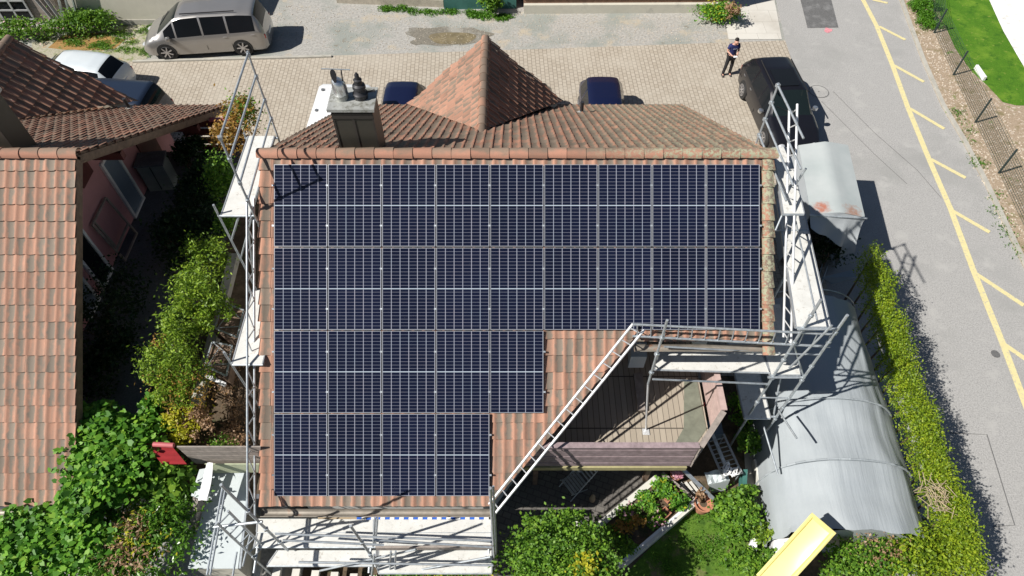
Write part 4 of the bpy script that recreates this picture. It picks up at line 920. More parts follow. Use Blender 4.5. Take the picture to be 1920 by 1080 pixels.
for k, (a, b) in enumerate(((0, 1), (1, 2), (3, 0))):
    N = 14; rr_ = [[bx[a].lerp(bx[b], g/N)+Vector((0, 0, .0)) for g in range(N+1)], [(fl[a]+out[a]).lerp(fl[b]+out[b], g/N)+Vector((.02*math.sin(g*2.1), .02*math.cos(g*1.7), .05)) for g in range(N+1)]]
    MB().grid(rr_).build('side_wall', 'tarp', t, smooth=30)
# loosely hanging front sheet
N = 14; a, b = bx[3], bx[2]; rows = []
for j in range(8):
    f = j/7; row = []
    for i in range(N+1):
        g = i/N; dep = (1.15*(g*.8+.2) if g < .75 else 1.55*(1-(g-.75)*1.2)); wv = .06*math.sin(g*13+f*3)*f
        row.append(a.lerp(b, g) + Vector((0, 0, .16*(1-abs(g-.48)*2)*(1-f))) + Vector((0, -.10*f*(1+g)+wv-.25*f*f, -dep*f)))
    rows.append(row)
MB().grid(rows).build('front_sheet', 'tarp', t, smooth=50)
MB().tube(bx[3]+Vector((-.05, -.03, 0)), bx[2]+Vector((.05, -.03, 0)), .03, 8).build('roof_pole', 'galv', t)
for p, q in ((3, (0, 0)), (2, (0, 0))): MB().tube(fl[p], bx[p], .022, 8).build('corner_pole', 'galv', t)
# tunnel tent
tA, tB = G(1528, 556, 1.9), G(1642, 990, 2.05)
tA = Vector((tA.x, tA.y, 0)); tB = Vector((tB.x, tB.y, 0)); ax = (tB-tA).normalized(); sd = Vector((-ax.y, ax.x, 0)) 
kk = NT('tunnel_tarp'); co = kk.coord('World'); cc = kk.ramp(kk.noise(co, .9, 5, .6), [(.3, (.30, .335, .36)), (.7, (.36, .395, .415))]); cc = kk.mix(kk.math('MULTIPLY', kk.noise(co, 14, 3), .2), cc, (.40, .42, .43))
kk.base(cc); kk.b.inputs['Roughness'].default_value = .55
mp = kk.n('Mapping'); mp.inputs['Rotation'].default_value = (0, 0, -math.atan2(ax.y, ax.x)); kk.l(co, mp.inputs[0]); m2 = kk.n('Mapping'); m2.inputs['Scale'].default_value = (.22, 2.2, .4); kk.l(mp.outputs[0], m2.inputs[0]); kk.bump(kk.noise(m2.outputs[0], 2.4, 5, .55), .4, .06); M['tunnel_tarp'] = kk.m
t = thing('tunnel_tent', 'long grey arched tunnel tent between the scaffold and the hedge', 'tent', (tA+tB)/2)
NL, NA = 60, 34; L = (tB-tA).length; rows = []; HWd, HH = 1.62, 2.0
rn = np.random.RandomState(5); ph = rn.rand(8)*6
for j in range(NL+1):
    f = j/NL; row = []; hoop = abs(((f*4) % 1)-.5)*2   # 1 at hoops
    for i in range(NA+1):
        th = math.pi*i/NA; sagm = .035*(1-hoop)*math.sin(th); fold = .006*math.sin(th*19+ph[0]+3*f)+.005*math.sin(th*31+ph[1]-5*f)+.02*math.sin(th*7+ph[2])*math.sin(f*9)
        fold += .016*math.sin(th*27+4*f+ph[3])*abs(math.cos(th))**1.6+.010*math.sin(f*23+th*9)*hoop; end = max(0, (f-.94)/.06); fold += end*.018*math.sin(th*15+1)
        Rr = 1-sagm+fold; ww = HWd*(1+.18*f); c_ = math.cos(th); s_ = math.sin(th)
        x = math.copysign(abs(c_)**.9, c_)*ww*Rr; z = (abs(s_)**.75)*HH*Rr*(1-.06*f)
        row.append(tA + ax*(L*f+ (.035*math.sin(th*14+2) * end)) + sd*x + Vector((0, 0, max(.02, z))))
    rows.append(row)
MB().grid(rows).build('cover', 'tunnel_tarp', t, smooth=60)
for f, nm in ((-.03, 1), (0.5, 0), (.75, 0)):
    pts = [tA+ax*(L*f)+sd*(math.copysign(abs(math.cos(th))**.9, math.cos(th))*HWd*1.005*(1+.18*max(f, 0)))+Vector((0, 0, (abs(math.sin(th))**.75)*HH*(1.012 if f > 0 else 1))) for th in np.linspace(0, math.pi, 24)]
    if f < 0: MB().path(pts, .022).build('hoop', 'galv', t, smooth=60)
    else: MB().path([p+Vector((0, 0, -.012)) for p in pts], .028).build('hoop', 'tunnel_tarp', t, smooth=60)
for f in (1.0,):
    pts = [tA+ax*(L*f-.02)+sd*(math.cos(th)*HWd)+Vector((0, 0, math.sin(th)*HH*.93)) for th in np.linspace(0, math.pi, 20)]; MB().add(pts, [tuple(range(20))]).build('end_wall', 'tarp', t)
# hedge
hp = [G(1628, 492, 1.9), G(1655, 600, 1.9), G(1682, 700, 1.9), G(1716, 800, 1.9), G(1752, 900, 1.9), G(1786, 990, 1.9), G(1810, 1090, 1.9)]
bl = []; rh = random.Random(4)
for a, b in zip(hp[:-1], hp[1:]):
    for k in range(4): p = a.lerp(b, k/4); bl.append(((p.x+.09+rh.uniform(-.06, .06), p.y, 1.62), (.27+rh.uniform(-.06, .05), .42, .85+rh.uniform(-.1, .08))))
o = thing('hedge', 'long yellow green clipped thuja hedge along the road', 'hedge', (hp[3].x, hp[3].y, 0))
mb = MB()
for c_, r_ in bl: mb.tube((c_[0], c_[1], 0), (c_[0]+rh.uniform(-.1, .1), c_[1], 1.9), .04, 6, .015)
mb.build('stems', 'bark', o); leaf_cloud('foliage', 'leaf_hedge', o, bl, 40000, .06, 201, nclump=22*26//26*20, clump=.16, asp=.5, shell=.85)
mb = MB(); 
for k in range(60):
    p = G(1752, 935, 2.2)+Vector((rh.uniform(-.3, .3), rh.uniform(-.35, .35), rh.uniform(0, .25))); an = rh.uniform(0, 6.28); mb.tube(p, p+Vector((math.cos(an)*.3, math.sin(an)*.3, rh.uniform(-.05, .05))), .008, 4)
tag(mb.build('bare_twigs', 'jute', o), 'bare tan twigs where the hedge has died back')
shrub('corner_bush', 'dark green mixed bush beside the lower end of the tunnel tent', 'bush', G(1640, 1060, 0), [B(1640, 1040, 1.0, .9, .5, .5), B(1590, 1060, 1.0, .5, .4, .4), B(1700, 1030, 1.0, .5, .4, .4)], 'leaf_green', 5200, .08, 202, nclump=60, extra=[('leaf_dry', 300, .06, [B(1650, 1030, 1.5, .6, .3, .3)])])
shrub('corner_bush', 'bright green thuja bush at the lower end of the hedge', 'bush', G(1740, 1060, 0), [B(1720, 1050, 1.2, .7, .5, .6), B(1700, 1000, 1.0, .4, .3, .4)], 'leaf_hedge', 5200, .08, 203, nclump=60)

# ---------------------------------------------------------------- vehicles
def car(name, label, cat, loc, rz, L, W, H, paint, st, wheels, glass_x, screen, rear, zc=.26, roof_rails=False, extra=None, sunroof=None, belt=None):
    """st: stations (x, z_shoulder, z_top, half width at shoulder, half width at top), x from the tail (-L/2) to the nose (L/2); screen/rear: x span of windscreen and rear window"""
    t = thing(name, label, cat, loc, rz); X = [s_[0] for s_ in st]
    keys = set([round(x, 3) for g in glass_x for x in g] + [screen[0], screen[1], rear[0], rear[1]]); xs = sorted(set([round(v, 3) for v in np.linspace(X[0], X[-1], 74)]) | keys)
    A = np.array(st); wr = .335*H/1.5 if H > 1.6 else .32
    def at(x):
        return [float(np.interp(x, A[:, 0], A[:, c])) for c in range(1, 5)]
    def smooth_at(x):
        v = np.zeros(4); ws = 0
        for d, q in ((-.08, 1), (-.04, 2), (0, 3), (.04, 2), (.08, 1)): v += q*np.array(at(min(max(x+d, X[0]), X[-1]))); ws += q
        return v/ws
    rows = []
    for x in xs:
        zb, zt, wb, wt = smooth_at(x); zl = zc
        for wx in wheels:
            dx = abs(x-wx)
            if dx < wr+.07: zl = max(zl, math.sqrt((wr+.07)**2-dx*dx)+.02+.29*0)
        endf = min(1, (L/2-abs(x))/.16); zlow = zl+(1-max(0, endf))*.10
        r_ = [(0, zc), (wb*.80, zc), (wb*.97, zlow), (wb, max(zlow+.02, zlow+.5*(zb-zlow))), (wb*.992, zb-.07), (wb*.965, zb), (wt+.015, zt-.075 if zt-zb > .15 else zt-.02), (wt-.05, zt-.018), (wt*.62, zt+.010), (wt*.3, zt+.018), (0, zt+.020)]
        pts = [(x, y, z) for y, z in r_]; rows.append(pts + [(x, -y, z) for y, z in reversed(r_[:-1])])
    n = len(rows[0]); groups = {k: MB() for k in ('body', 'glass', 'glass2', 'windscreen', 'rear_window', 'under')}
    for j in range(len(xs)-1):
        xm = (xs[j]+xs[j+1])/2
        for k in range(n-1):
            kk_ = min(k, n-2-k); g = 'body'
            if kk_ <= 1: g = 'under'
            if kk_ == 5 and any(a < xm < b for a, b in glass_x): g = 'glass' if k < n//2 else 'glass2'
            if kk_ >= 7 and screen[0] < xm < screen[1]: g = 'windscreen'
            if kk_ >= 7 and rear[0] < xm < rear[1]: g = 'rear_window'
            groups[g].quad(rows[j][k], rows[j+1][k], rows[j+1][k+1], rows[j][k+1])
    for r_ in (rows[0], rows[-1]): groups['body'].add(r_, [tuple(range(n))])
    def weld(o):
        bm = bmesh.new(); bm.from_mesh(o.data); bmesh.ops.remove_doubles(bm, verts=bm.verts, dist=1e-4); bmesh.ops.recalc_face_normals(bm, faces=bm.faces); bm.to_mesh(o.data); bm.free(); o.data.shade_smooth(); o.data.set_sharp_from_angle(angle=math.radians(38)); return o
    body = weld(groups['body'].build('body', paint, t, local=True))
    weld(groups['under'].build('underbody', 'black_plastic', t, local=True))
    weld(groups['glass'].build('side_window', 'window_glass', t, local=True)); weld(groups['glass2'].build('side_window', 'window_glass', t, local=True)); weld(groups['windscreen'].build('windscreen', 'screen_glass', t, local=True)); weld(groups['rear_window'].build('rear_window', 'window_glass', t, local=True))
    for wx in wheels:
        for s_ in (-1, 1):
            yb = s_*(W/2-.11); R = Matrix.Rotation(math.pi/2, 3, 'X')
            wh = MB().lathe((wx, yb+.11, wr), [(wr*.62, 0), (wr*.95, .0), (wr, .03), (wr, .19), (wr*.95, .22), (wr*.62, .22)], 24, R).build('wheel', 'tyre', t, local=True, smooth=40)
            mb = MB().lathe((wx, yb+.10*s_, wr), [(wr*.64, -.03), (wr*.64, .03), (wr*.56, .03), (wr*.56, -.02)], 22, R); mb.f = mb.f[:-2]; mb.lathe((wx, yb+.105*s_, wr), [(wr*.16, -.03), (wr*.16, .03)], 10, R)
            for q in range(7): an = q*2*math.pi/7; c_, s2 = math.cos(an), math.sin(an); mb.bar((wx+c_*wr*.14, yb+.115*s_, wr+s2*wr*.14), (wx+c_*wr*.6, yb+.115*s_, wr+s2*wr*.6), .05, .03, Vector((0, 1, 0)))
            mb.build('rim', 'rim', wh, local=True)
            a = MB(); 
            for q in range(12):
                a0, a1 = math.pi*q/12, math.pi*(q+1)/12; y_ = s_*(W/2-.015)
                a.add([(wx+math.cos(w_)*r_, y_, wr+math.sin(w_)*r_) for w_ in (a0, a1) for r_ in (wr+.035, wr+.085)], [(0, 1, 3, 2)])
    # lamps, mirrors, handles, plates
    for s_ in (-1, 1):
        zf, zt, wb, wt = at(L/2-.12); MB().lathe((L/2-.17, s_*(wb-.20), zf-.08), [(.02, -.02), (.14, 0), (.16, .05), (.10, .10), (.02, .12)], 12, Matrix.Rotation(s_*-.25, 3, 'Z') @ Matrix.Diagonal((1.35, 1, 1))).build('headlight', 'lamp_glass', t, local=True, smooth=True)
        zf, zt, wb, wt = at(-L/2+.1); MB().box((-L/2+.13, s_*(wb-.07), zf-.20), (.20, .05, .20)).build('tail_light', 'light_red', t, local=True)
        mx = screen[0]+.55*(screen[1]-screen[0]); zf, zt, wb, wt = at(mx); MB().lathe((mx-.05, s_*(W/2+.07), zf+.06), [(.02, -.08), (.09, -.06), (.11, 0), (.09, .06), (.02, .08)], 10).bar((mx-.05, s_*(W/2-.08), zf+.02), (mx-.05, s_*(W/2+.05), zf+.04), .05, .04).build('wing_mirror', paint if extra != 'chrome' else 'steel', t, local=True, smooth=50)
        for gx in glass_x[:2]:
            xh = gx[0]+.14; zf, zt, wb, wt = at(xh); MB().bar((xh-.08, s_*(wb*.995+.008), zf-.13), (xh+.08, s_*(wb*.995+.008), zf-.13), .025, .025).build('door_handle', 'rim', t, local=True)
        for gx in glass_x:
            xh = gx[1]+.03
            if xh < screen[0]: zf, zt, wb, wt = at(xh); MB().bar((xh, s_*(wb+.001), .42), (xh, s_*(wb*.97+.004), zf-.02), .012, .012).build('door_seam', 'black_plastic', body, local=True)
        if roof_rails: zz = at(0)[1]; MB().bar((-L*.30, s_*(at(0)[3]-.10), zz+.05), (L*.12, s_*(at(0)[3]-.10), zz+.05), .03, .035).build('roof_rail', 'black_plastic', t, local=True)
    MB().bar((screen[0]+.62*(screen[1]-screen[0]), -.55, at(screen[0]+.62*(screen[1]-screen[0]))[1]+.03), (screen[1]-.02, .1, at(screen[1]-.02)[1]+.03), .02, .015).build('wiper', 'black_plastic', t, local=True)
    MB().box((-L/2-.005, 0, .62), (.02, .5, .11)).build('number_plate', 'white_paint', t, local=True)
    MB().box((L/2-.005, 0, .42), (.03, W*.6, .16)).build('grille', 'black_plastic', t, local=True)
    if sunroof: MB().box(((sunroof[0]+sunroof[1])/2, 0, at(0)[1]+.022), (sunroof[1]-sunroof[0], .82, .012)).build('sunroof', 'window_glass', t, local=True)
    return t
kx = NT('screen_glass'); kx.base((.010, .016, .017)); kx.b.inputs['Roughness'].default_value = .05; kx.b.inputs['Specular IOR Level'].default_value = .3; M['screen_glass'] = kx.m
# silver minivan (nose to the left)
a, b = G(316, 112), G(457, 103); yaw = math.atan2(a.y-b.y, a.x-b.x); mid = (a+b)/2; nrm_ = Vector((-math.sin(yaw), math.cos(yaw), 0))
if nrm_.y < 0: nrm_ = -nrm_
L_ = 5.15
car('minivan', 'large silver brown minivan with roof rails parked at the cream wall', 'minivan', mid+nrm_*.84+Vector((.18, 0, 0)), yaw, L_, 1.86, 1.84, 'paint_silver',
    [(-2.575, .62, .66, .74, .70), (-2.50, .98, 1.06, .86, .72), (-2.40, 1.10, 1.45, .90, .66), (-2.2, 1.12, 1.78, .925, .68), (-1.6, 1.10, 1.84, .93, .70), (0, 1.07, 1.86, .93, .71), (.7, 1.04, 1.82, .93, .70), (1.0, 1.03, 1.72, .93, .69), (1.75, .98, 1.16, .92, .74), (2.25, .84, .94, .88, .72), (2.50, .66, .72, .76, .64), (2.575, .50, .56, .66, .55)],
    (-1.50, 1.62), [(-2.2, -1.15), (-1.07, -.12), (-.04, .98), (1.05, 1.5)], (.88, 1.80), (-2.48, -2.24), roof_rails=True)
hb = [(-1.95, .55, .60, .70, .62), (-1.88, .86, .92, .80, .66), (-1.72, .95, 1.12, .83, .62), (-1.45, .97, 1.42, .84, .58), (-1.0, .96, 1.49, .845, .60), (0, .93, 1.52, .845, .60), (.45, .92, 1.46, .845, .60), (1.15, .90, 1.04, .84, .68), (1.6, .76, .86, .80, .64), (1.88, .60, .66, .68, .54), (1.95, .46, .52, .6, .5)]
def hatch(label, loc, rz, paint, sc=1.0, **kw):
    return car('parked_car', label, 'car', loc, rz, 3.9, 1.70, 1.5, paint, hb, (-1.2, 1.25), [(-1.45, -.72), (-.64, .30), (.38, .85)], (.45, 1.2), (-1.80, -1.45), **kw)
p0 = G(150, 108, 1.52); hatch('pale blue white hatchback, its tail towards the courtyard, left of the silver minivan', (p0.x-.5, p0.y, 0), math.radians(180-7), 'paint_pale')
p0 = G(225, 172, 1.9)
car('parked_van', 'dark slate van half hidden behind the pink house roof', 'van', (p0.x-1.0, p0.y+.15, 0), math.radians(180-4), 4.5, 1.8, 1.9, 'paint_slate',
    [(-2.25, .62, .70, .78, .7), (-2.2, 1.02, 1.1, .86, .74), (-2.08, 1.14, 1.55, .89, .72), (-1.85, 1.15, 1.86, .90, .74), (0, 1.10, 1.90, .90, .74), (.6, 1.08, 1.84, .90, .74), (1.4, 1.0, 1.16, .89, .76), (2.0, .82, .92, .84, .68), (2.25, .5, .56, .7, .55)],
    (-1.35, 1.4), [(-1.9, -.9), (-.82, .1), (.18, .95)], (.62, 1.45), (-2.14, -1.9))
p0 = G(750, 168, 1.5); hatch('dark blue hatchback between chimney and cross gable', (p0.x+.03, p0.y-.85, 0), math.radians(-90), 'paint_navy')
hatch('black car hidden behind the cross gable, only its corner showing', (.72, G(1035, 165, 1.5).y-1.0, 0), math.radians(-90), 'paint_black')
p0 = G(1132, 162, 1.5); hatch('glossy dark blue car right of the cross gable, nearest the eave vent pipe', (p0.x, p0.y-.75, 0), math.radians(-91), 'paint_navy')
suv = [(-2.35, .62, .68, .78, .70), (-2.28, .98, 1.06, .90, .76), (-2.05, 1.05, 1.38, .93, .70), (-1.75, 1.06, 1.60, .94, .68), (-1.0, 1.05, 1.67, .945, .68), (0, 1.02, 1.68, .945, .68), (.30, 1.01, 1.64, .945, .68), (1.12, .99, 1.12, .94, .76), (1.75, .92, 1.00, .91, .76), (2.2, .76, .82, .82, .68), (2.35, .52, .58, .7, .58)]
car('suv', 'glossy black suv with sunroof parked beside the road', 'suv', (10.22, 21.2, 0), math.radians(-86), 4.7, 1.92, 1.68, 'paint_black', suv, (-1.42, 1.45), [(-1.75, -1.0), (-.9, -.05), (.03, .75)], (.32, 1.14), (-2.2, -1.78), extra='chrome', sunroof=(-.85, .15), roof_rails=True)
# white camper van with ribbed roof
q = [G(592, 160, 2.55), G(648, 158, 2.55)]; cxm = (q[0].x+.95); ym = q[0].y-2.25
t = thing('camper_van', 'white camper van with ribbed flat roof left of the chimney', 'camper van', (cxm, ym, 0), math.radians(-1.5))
ring = lambda z, w_, l: [(-w_, -l+.15, z), (-w_+.12, -l, z), (w_-.12, -l, z), (w_, -l+.15, z), (w_, l-.15, z), (w_-.12, l, z), (-w_+.12, l, z), (-w_, l-.15, z)]
R8 = [ring(.35, .95, 2.45), ring(1.2, 1.0, 2.5), ring(2.2, .98, 2.48), ring(2.47, .92, 2.42), ring(2.52, .84, 2.35)]
mb = MB(); vs = [v for r_ in R8 for v in r_]; mb.add(vs, [(j*8+k, j*8+(k+1) % 8, (j+1)*8+(k+1) % 8, (j+1)*8+k) for j in range(4) for k in range(8)] + [tuple(range(32, 40))]); mb.build('body', 'paint_white', t, local=True, smooth=30)
mb = MB()
for k in range(15): mb.box((0, -2.1+k*.3, 2.53), (1.6, .05, .03))
mb.build('roof_ribs', 'paint_white', t, local=True)
for k in range(3): MB().lathe((-.72, 2.0-1.1*k, 2.52), [(.06, 0), (.06, .04)], 10).build('roof_vent', 'grey_pot', t, local=True)
for s_ in (-1, 1):
    for y in (-1.5, 1.5): MB().lathe((s_*.95+.1, y, .34), [(.34, 0), (.34, .2)], 18, Matrix.Rotation(-math.pi/2, 3, 'Y')).build('wheel', 'tyre', t, local=True)
    MB().box((s_*.995, .2, 1.75), (.02, 2.6, .55)).build('side_window', 'window_glass', t, local=True)
MB().box((0, 2.5, 1.75), (1.3, .03, .5)).build('rear_window', 'window_glass', t, local=True)

# ---------------------------------------------------------------- person
FP = G(1361, 141)
per = thing('person', 'man in navy t shirt and black trousers looking down at his phone', 'person', (FP.x, FP.y, 0), math.radians(8))
def skinned(name, mat, verts, edges, rad, parent, sub=1, root=0):
    me = bpy.data.meshes.new(name); me.from_pydata(verts, edges, []); o = bpy.data.objects.new(name, me); C.objects.link(o); o.parent = parent; me.materials.append(M[mat])
    md = o.modifiers.new('skin', 'SKIN'); md.use_smooth_shade = True
    for i, r_ in enumerate(rad): me.skin_vertices[0].data[i].radius = (r_, r_*.9) if not isinstance(r_, tuple) else r_
    me.skin_vertices[0].data[root].use_root = True; s_ = o.modifiers.new('sub', 'SUBSURF'); s_.levels = sub; s_.render_levels = sub; return o
# facing -y (towards the drone), x = his left ... build with hips apart, forearms bent to hold the phone
jt = [(0, 0, .94), (0, .0, 1.08), (0, -.01, 1.26), (0, -.01, 1.42), (0, -.03, 1.50), (0, -.075, 1.60), (0, -.12, 1.68),
      (.17, 0, 1.42), (.235, .0, 1.17), (.10, -.235, 1.09), (.065, -.27, 1.09), (-.17, 0, 1.42), (-.235, .0, 1.17), (-.10, -.235, 1.09), (-.065, -.27, 1.09),
      (.095, 0, .90), (.12, -.02, .49), (.135, .02, .09), (.145, -.12, .04), (-.095, 0, .90), (-.13, -.02, .49), (-.155, .02, .09), (-.175, -.12, .04)]
ed = [(0, 1), (1, 2), (2, 3), (3, 4), (4, 5), (5, 6), (3, 7), (7, 8), (8, 9), (9, 10), (3, 11), (11, 12), (12, 13), (13, 14), (0, 15), (15, 16), (16, 17), (17, 18), (0, 19), (19, 20), (20, 21), (21, 22)]
ra = [(.15, .10), (.135, .095), (.15, .10), (.14, .09), .055, (.085, .10), (.08, .095), .06, .043, .03, (.035, .018), .06, .043, .03, (.035, .018), .085, .058, .04, .035, .085, .058, .04, .035]
body = skinned('body', 'skin', jt, ed, ra, per, 2)
sh = [0, 1, 2, 3, 7, 11]; 
sv = [jt[0], jt[1], jt[2], (0, -.01, 1.43), jt[7], (.222, 0, 1.25), jt[11], (-.222, 0, 1.25), (0, -.015, 1.475)]
skinned('t_shirt', 'shirt_navy', sv, [(0, 1), (1, 2), (2, 3), (3, 4), (4, 5), (3, 6), (6, 7), (3, 8)], [(.175, .125), (.155, .115), (.172, .12), (.16, .11), .088, .068, .088, .068, (.075, .075)], per, 2)
tv = [jt[0], jt[15], jt[16], (.135, .02, .05), jt[19], jt[20], (-.155, .02, .05)]
skinned('trousers', 'trousers_black', tv, [(0, 1), (1, 2), (2, 3), (0, 4), (4, 5), (5, 6)], [(.165, .12), .105, .078, .065, .105, .078, .065], per, 2)
for s_, q in ((1, (.14, .02)), (-1, (-.165, .02))):
    skinned('shoe', 'shoe', [(q[0], q[1]+.03, .05), (q[0]+s_*.005, q[1]-.08, .045), (q[0]+s_*.015, q[1]-.19, .035)], [(0, 1), (1, 2)], [(.05, .05), (.05, .045), (.042, .03)], per, 2)
skinned('hair', 'hair', [(0, -.02, 1.66), (0, -.06, 1.725), (0, -.13, 1.745)], [(0, 1), (1, 2)], [(.085, .09), (.092, .09), (.075, .055)], per, 2)
for s_ in (-1, 1):
    MB().lathe((s_*.088, -.07, 1.63), [(.005, -.03), (.02, 0), (.005, .03)], 8).build('ear', 'skin', body, local=True, smooth=True)
    MB().lathe((s_*.034, -.207, 1.645), [(.003, -.010), (.012, 0), (.003, .010)], 8).build('eye', 'hair', body, local=True, smooth=True)
    fp = []; fe = []; fr_ = []
    for k in range(4):
        b0 = len(fp); x0, y0, z0 = s_*(.066-.004*k), -.275, 1.115-.021*k; ln = (.034, .04, .037, .03)[k]
        fp += [(x0, y0, z0), (x0-s_*ln*.5, y0-ln*.75, z0-.002), (x0-s_*ln*1.3, y0-ln*.9, z0-.004), (x0-s_*ln*1.9, y0-ln*.5, z0-.004)]; fe += [(b0, b0+1), (b0+1, b0+2), (b0+2, b0+3)]
        skinned('finger', 'skin', fp[b0:], [(0, 1), (1, 2), (2, 3)], [.0095, .009, .0085, .007], body, 1)
    skinned('thumb', 'skin', [(s_*.06, -.255, 1.125), (s_*.045, -.285, 1.15), (s_*.03, -.31, 1.152)], [(0, 1), (1, 2)], [.012, .011, .009], body, 1)
MB().lathe((0, -.222, 1.605), [(.004, -.03), (.017, -.018), (.010, .02), (.003, .03)], 8).build('nose', 'skin', body, local=True, smooth=True)
MB().box((0, -.205, 1.565), (.05, .014, .010)).build('mouth', 'red_faded', body, local=True)
mb = MB()
for k, w_ in enumerate((.02, .012, .02, .016, .022, .012, .018)): mb.box((-.075+k*.025, -.132, 1.325), (w_*.8, .008, .02))
mb.build('chest_lettering', 'alu', per, local=True)
ph = thing('smartphone', 'pale phone held in the hands of the man', 'phone', per.matrix_basis @ Vector((0, -.32, 1.105)), math.radians(8))
MB().box((0, 0, 0), (.16, .078, .010), M3=Matrix.Rotation(math.radians(25), 3, 'X')).build('case', 'white_paint', ph, local=True)
MB().box((0, .003, .007), (.145, .068, .002), M3=Matrix.Rotation(math.radians(25), 3, 'X')).build('screen', 'white_pvc', ph, local=True)

# ---------------------------------------------------------------- wire fence on the verge
fx = [G(1739, -42), G(1751, 62), G(1787, 141), G(1828, 230), G(1872, 325), G(1922, 432), G(1985, 560)]
wf = thing('wire_fence', 'dark green wire mesh fence along the verge, leaning posts beside the lawn', 'fence', (fx[3].x, fx[3].y, 0))
for k, p in enumerate(fx):
    MB().box((p.x, p.y, .57), (.06, .045, 1.16)).build('post', 'post_green', wf)
for a, b in zip(fx[:-1], fx[1:]):
    mb = MB(); L = (b-a).length; n = int(L/.11)
    for k in range(11): z = .06+k*.105; mb.tube(a+Vector((0, 0, z)), b+Vector((0, 0, z)), .0055, 3, caps=False)
    for k in range(n): p = a.lerp(b, (k+.5)/n); mb.tube(p+Vector((0, 0, .03)), p+Vector((0, 0, 1.12)), .0042, 3, caps=False)
    mb.build('wire_mesh', 'wire', wf)
p = G(1830, 126); mb = MB(); mb.bar(G(1830, 125, .1), G(1846, 148, .1), .10, .2); tag(mb.build('white_edging', 'white_paint'), 'short white strip standing at the lawn corner by the fence', 'edging')
# stones and weeds on the verge, grass blades on the lawn edge
def scatter_stones(name, label, quad, n, smin, smax, seed, mat='stone'):
    r = random.Random(seed); mb = MB(); q = [G(x, y) for x, y in quad]
    for k in range(n):
        u, v = r.random(), r.random(); p = q[0].lerp(q[1], u).lerp(q[3].lerp(q[2], u), v); s_ = r.uniform(smin, smax); M3 = Matrix.Rotation(r.uniform(0, 3), 3, 'Z') @ Matrix.Rotation(r.uniform(-.4, .4), 3, 'X')
        mb.lathe((p.x, p.y, s_*.2), [(s_*.4, -s_*.2), (s_*.55, 0), (s_*.35, s_*.28)], 5, M3 @ Matrix.Diagonal((1.2, .8, 1)))
    return tag(mb.build(name, mat, smooth=30), kind='stuff', label=label)
simple('stone_pale', (.50, .44, .36), .9, 0, .25, 4)
scatter_stones('verge_stones', 'pale stones scattered on the brown verge', [(1700, 20), (1745, 20), (1935, 470), (1870, 420)], 650, .02, .075, 5, 'stone_pale')
scatter_stones('verge_stones', 'pale stones between the fence and the lawn', [(1830, 160), (1890, 215), (1950, 330), (1890, 290)], 120, .02, .07, 6, 'stone_pale')
scatter_stones('gravel_stones', 'light gravel grains on the drive', [(300, 5), (1340, 30), (1360, 76), (640, 98)], 2600, .02, .045, 8, 'stone_pale')
def tuft(name, label, quad, n, size, seed, mat='grass_blade', h=.0, kind='stuff'):
    r = np.random.RandomState(seed); q = [G(x, y) for x, y in quad]; bl = []
    cs = [q[0].lerp(q[1], u).lerp(q[3].lerp(q[2], u), v) for u, v in r.rand(26, 2)]
    o = leaf_cloud(name, mat, None, [((c.x, c.y, .03+h), (.28, .2, .06+h)) for c in cs], n, size, seed, asp=.3, up=.3, nclump=26*6); return tag(o, label, kind=kind)
tuft('grass_strip', 'bright green weeds along the top edge of the gravel drive', [(700, 12), (975, 25), (965, 38), (720, 22)], 5000, .10, 301)
tuft('grass_strip', 'green weeds in the verge beside the kerb at the top right', [(1705, 5), (1750, 5), (1765, 60), (1725, 62)], 3800, .12, 302, h=.08)
tuft('weeds', 'weeds around the parked cars by the cream wall', [(60, 70), (290, 50), (280, 108), (200, 95)], 4200, .09, 303, 'leaf_green')
tuft('weeds', 'sparse weeds in the verge by the lower fence posts', [(1780, 200), (1800, 200), (1925, 500), (1905, 500)], 900, .08, 304)
tuft('garden_grass', 'ragged grass in the front garden', [(1220, 985), (1330, 950), (1450, 1060), (1230, 1090)], 2600, .055, 305)

# ---------------------------------------------------------------- buildings at the far side
def wall_thing(name, label, cat, a, b, h, th, mat, parts=()):
    a, b = Vector((a.x, a.y, 0)), Vector((b.x, b.y, 0)); m_ = (a+b)/2; t = thing(name, label, cat, m_); d = (b-a).normalized(); nb = Vector((-d.y, d.x, 0)); nb = nb if nb.y > 0 else -nb
    MB().slab([a, b, b+nb*th, a+nb*th], (0, 0, h)).build('wall', mat, t); return t, a, b, d, nb
t, a, b, d, nb = wall_thing('rendered_building', 'cream rendered wall of a building behind the silver minivan', 'building', G(150, 46), G(415, 46), 2.3, 5, 'plaster_cream')
MB().slab([a-nb*.04, b-nb*.04, b-nb*.003, a-nb*.003], (0, 0, .25)).build('plinth', 'concrete', t)
MB().slab([a-nb*.06+Vector((0, 0, 2.3)), b-nb*.06+Vector((0, 0, 2.3)), b+nb*5+Vector((0, 0, 2.5)), a+nb*5+Vector((0, 0, 2.5))], (0, 0, .12)).build('roof', 'concrete', t)
t, a, b, d, nb = wall_thing('wooden_house', 'grey timber house with a paned window in the top left corner', 'building', G(-120, 42), G(118, 38), 6, 5, 'wood_grey')
for k in range(12): MB().bar(a.lerp(b, (k+.5)/12)-nb*.02+Vector((0, 0, .05)), a.lerp(b, (k+.5)/12)-nb*.02+Vector((0, 0, 6)), .03, .04).build('batten', 'wood_brown', t)
simple('frame_grey', (.35, .36, .36), .6)
wc = Vector((G(28, 24, .9).x, a.y+.0, 0)); base_y = a.lerp(b, .8); wx0 = PY(0, 24, base_y.y-.05).x; wx1 = PY(58, 24, base_y.y-.05).x; zz = PY(30, 36, base_y.y-.05).z
wfz = MB(); yy = base_y.y-.08; hh = 1.3
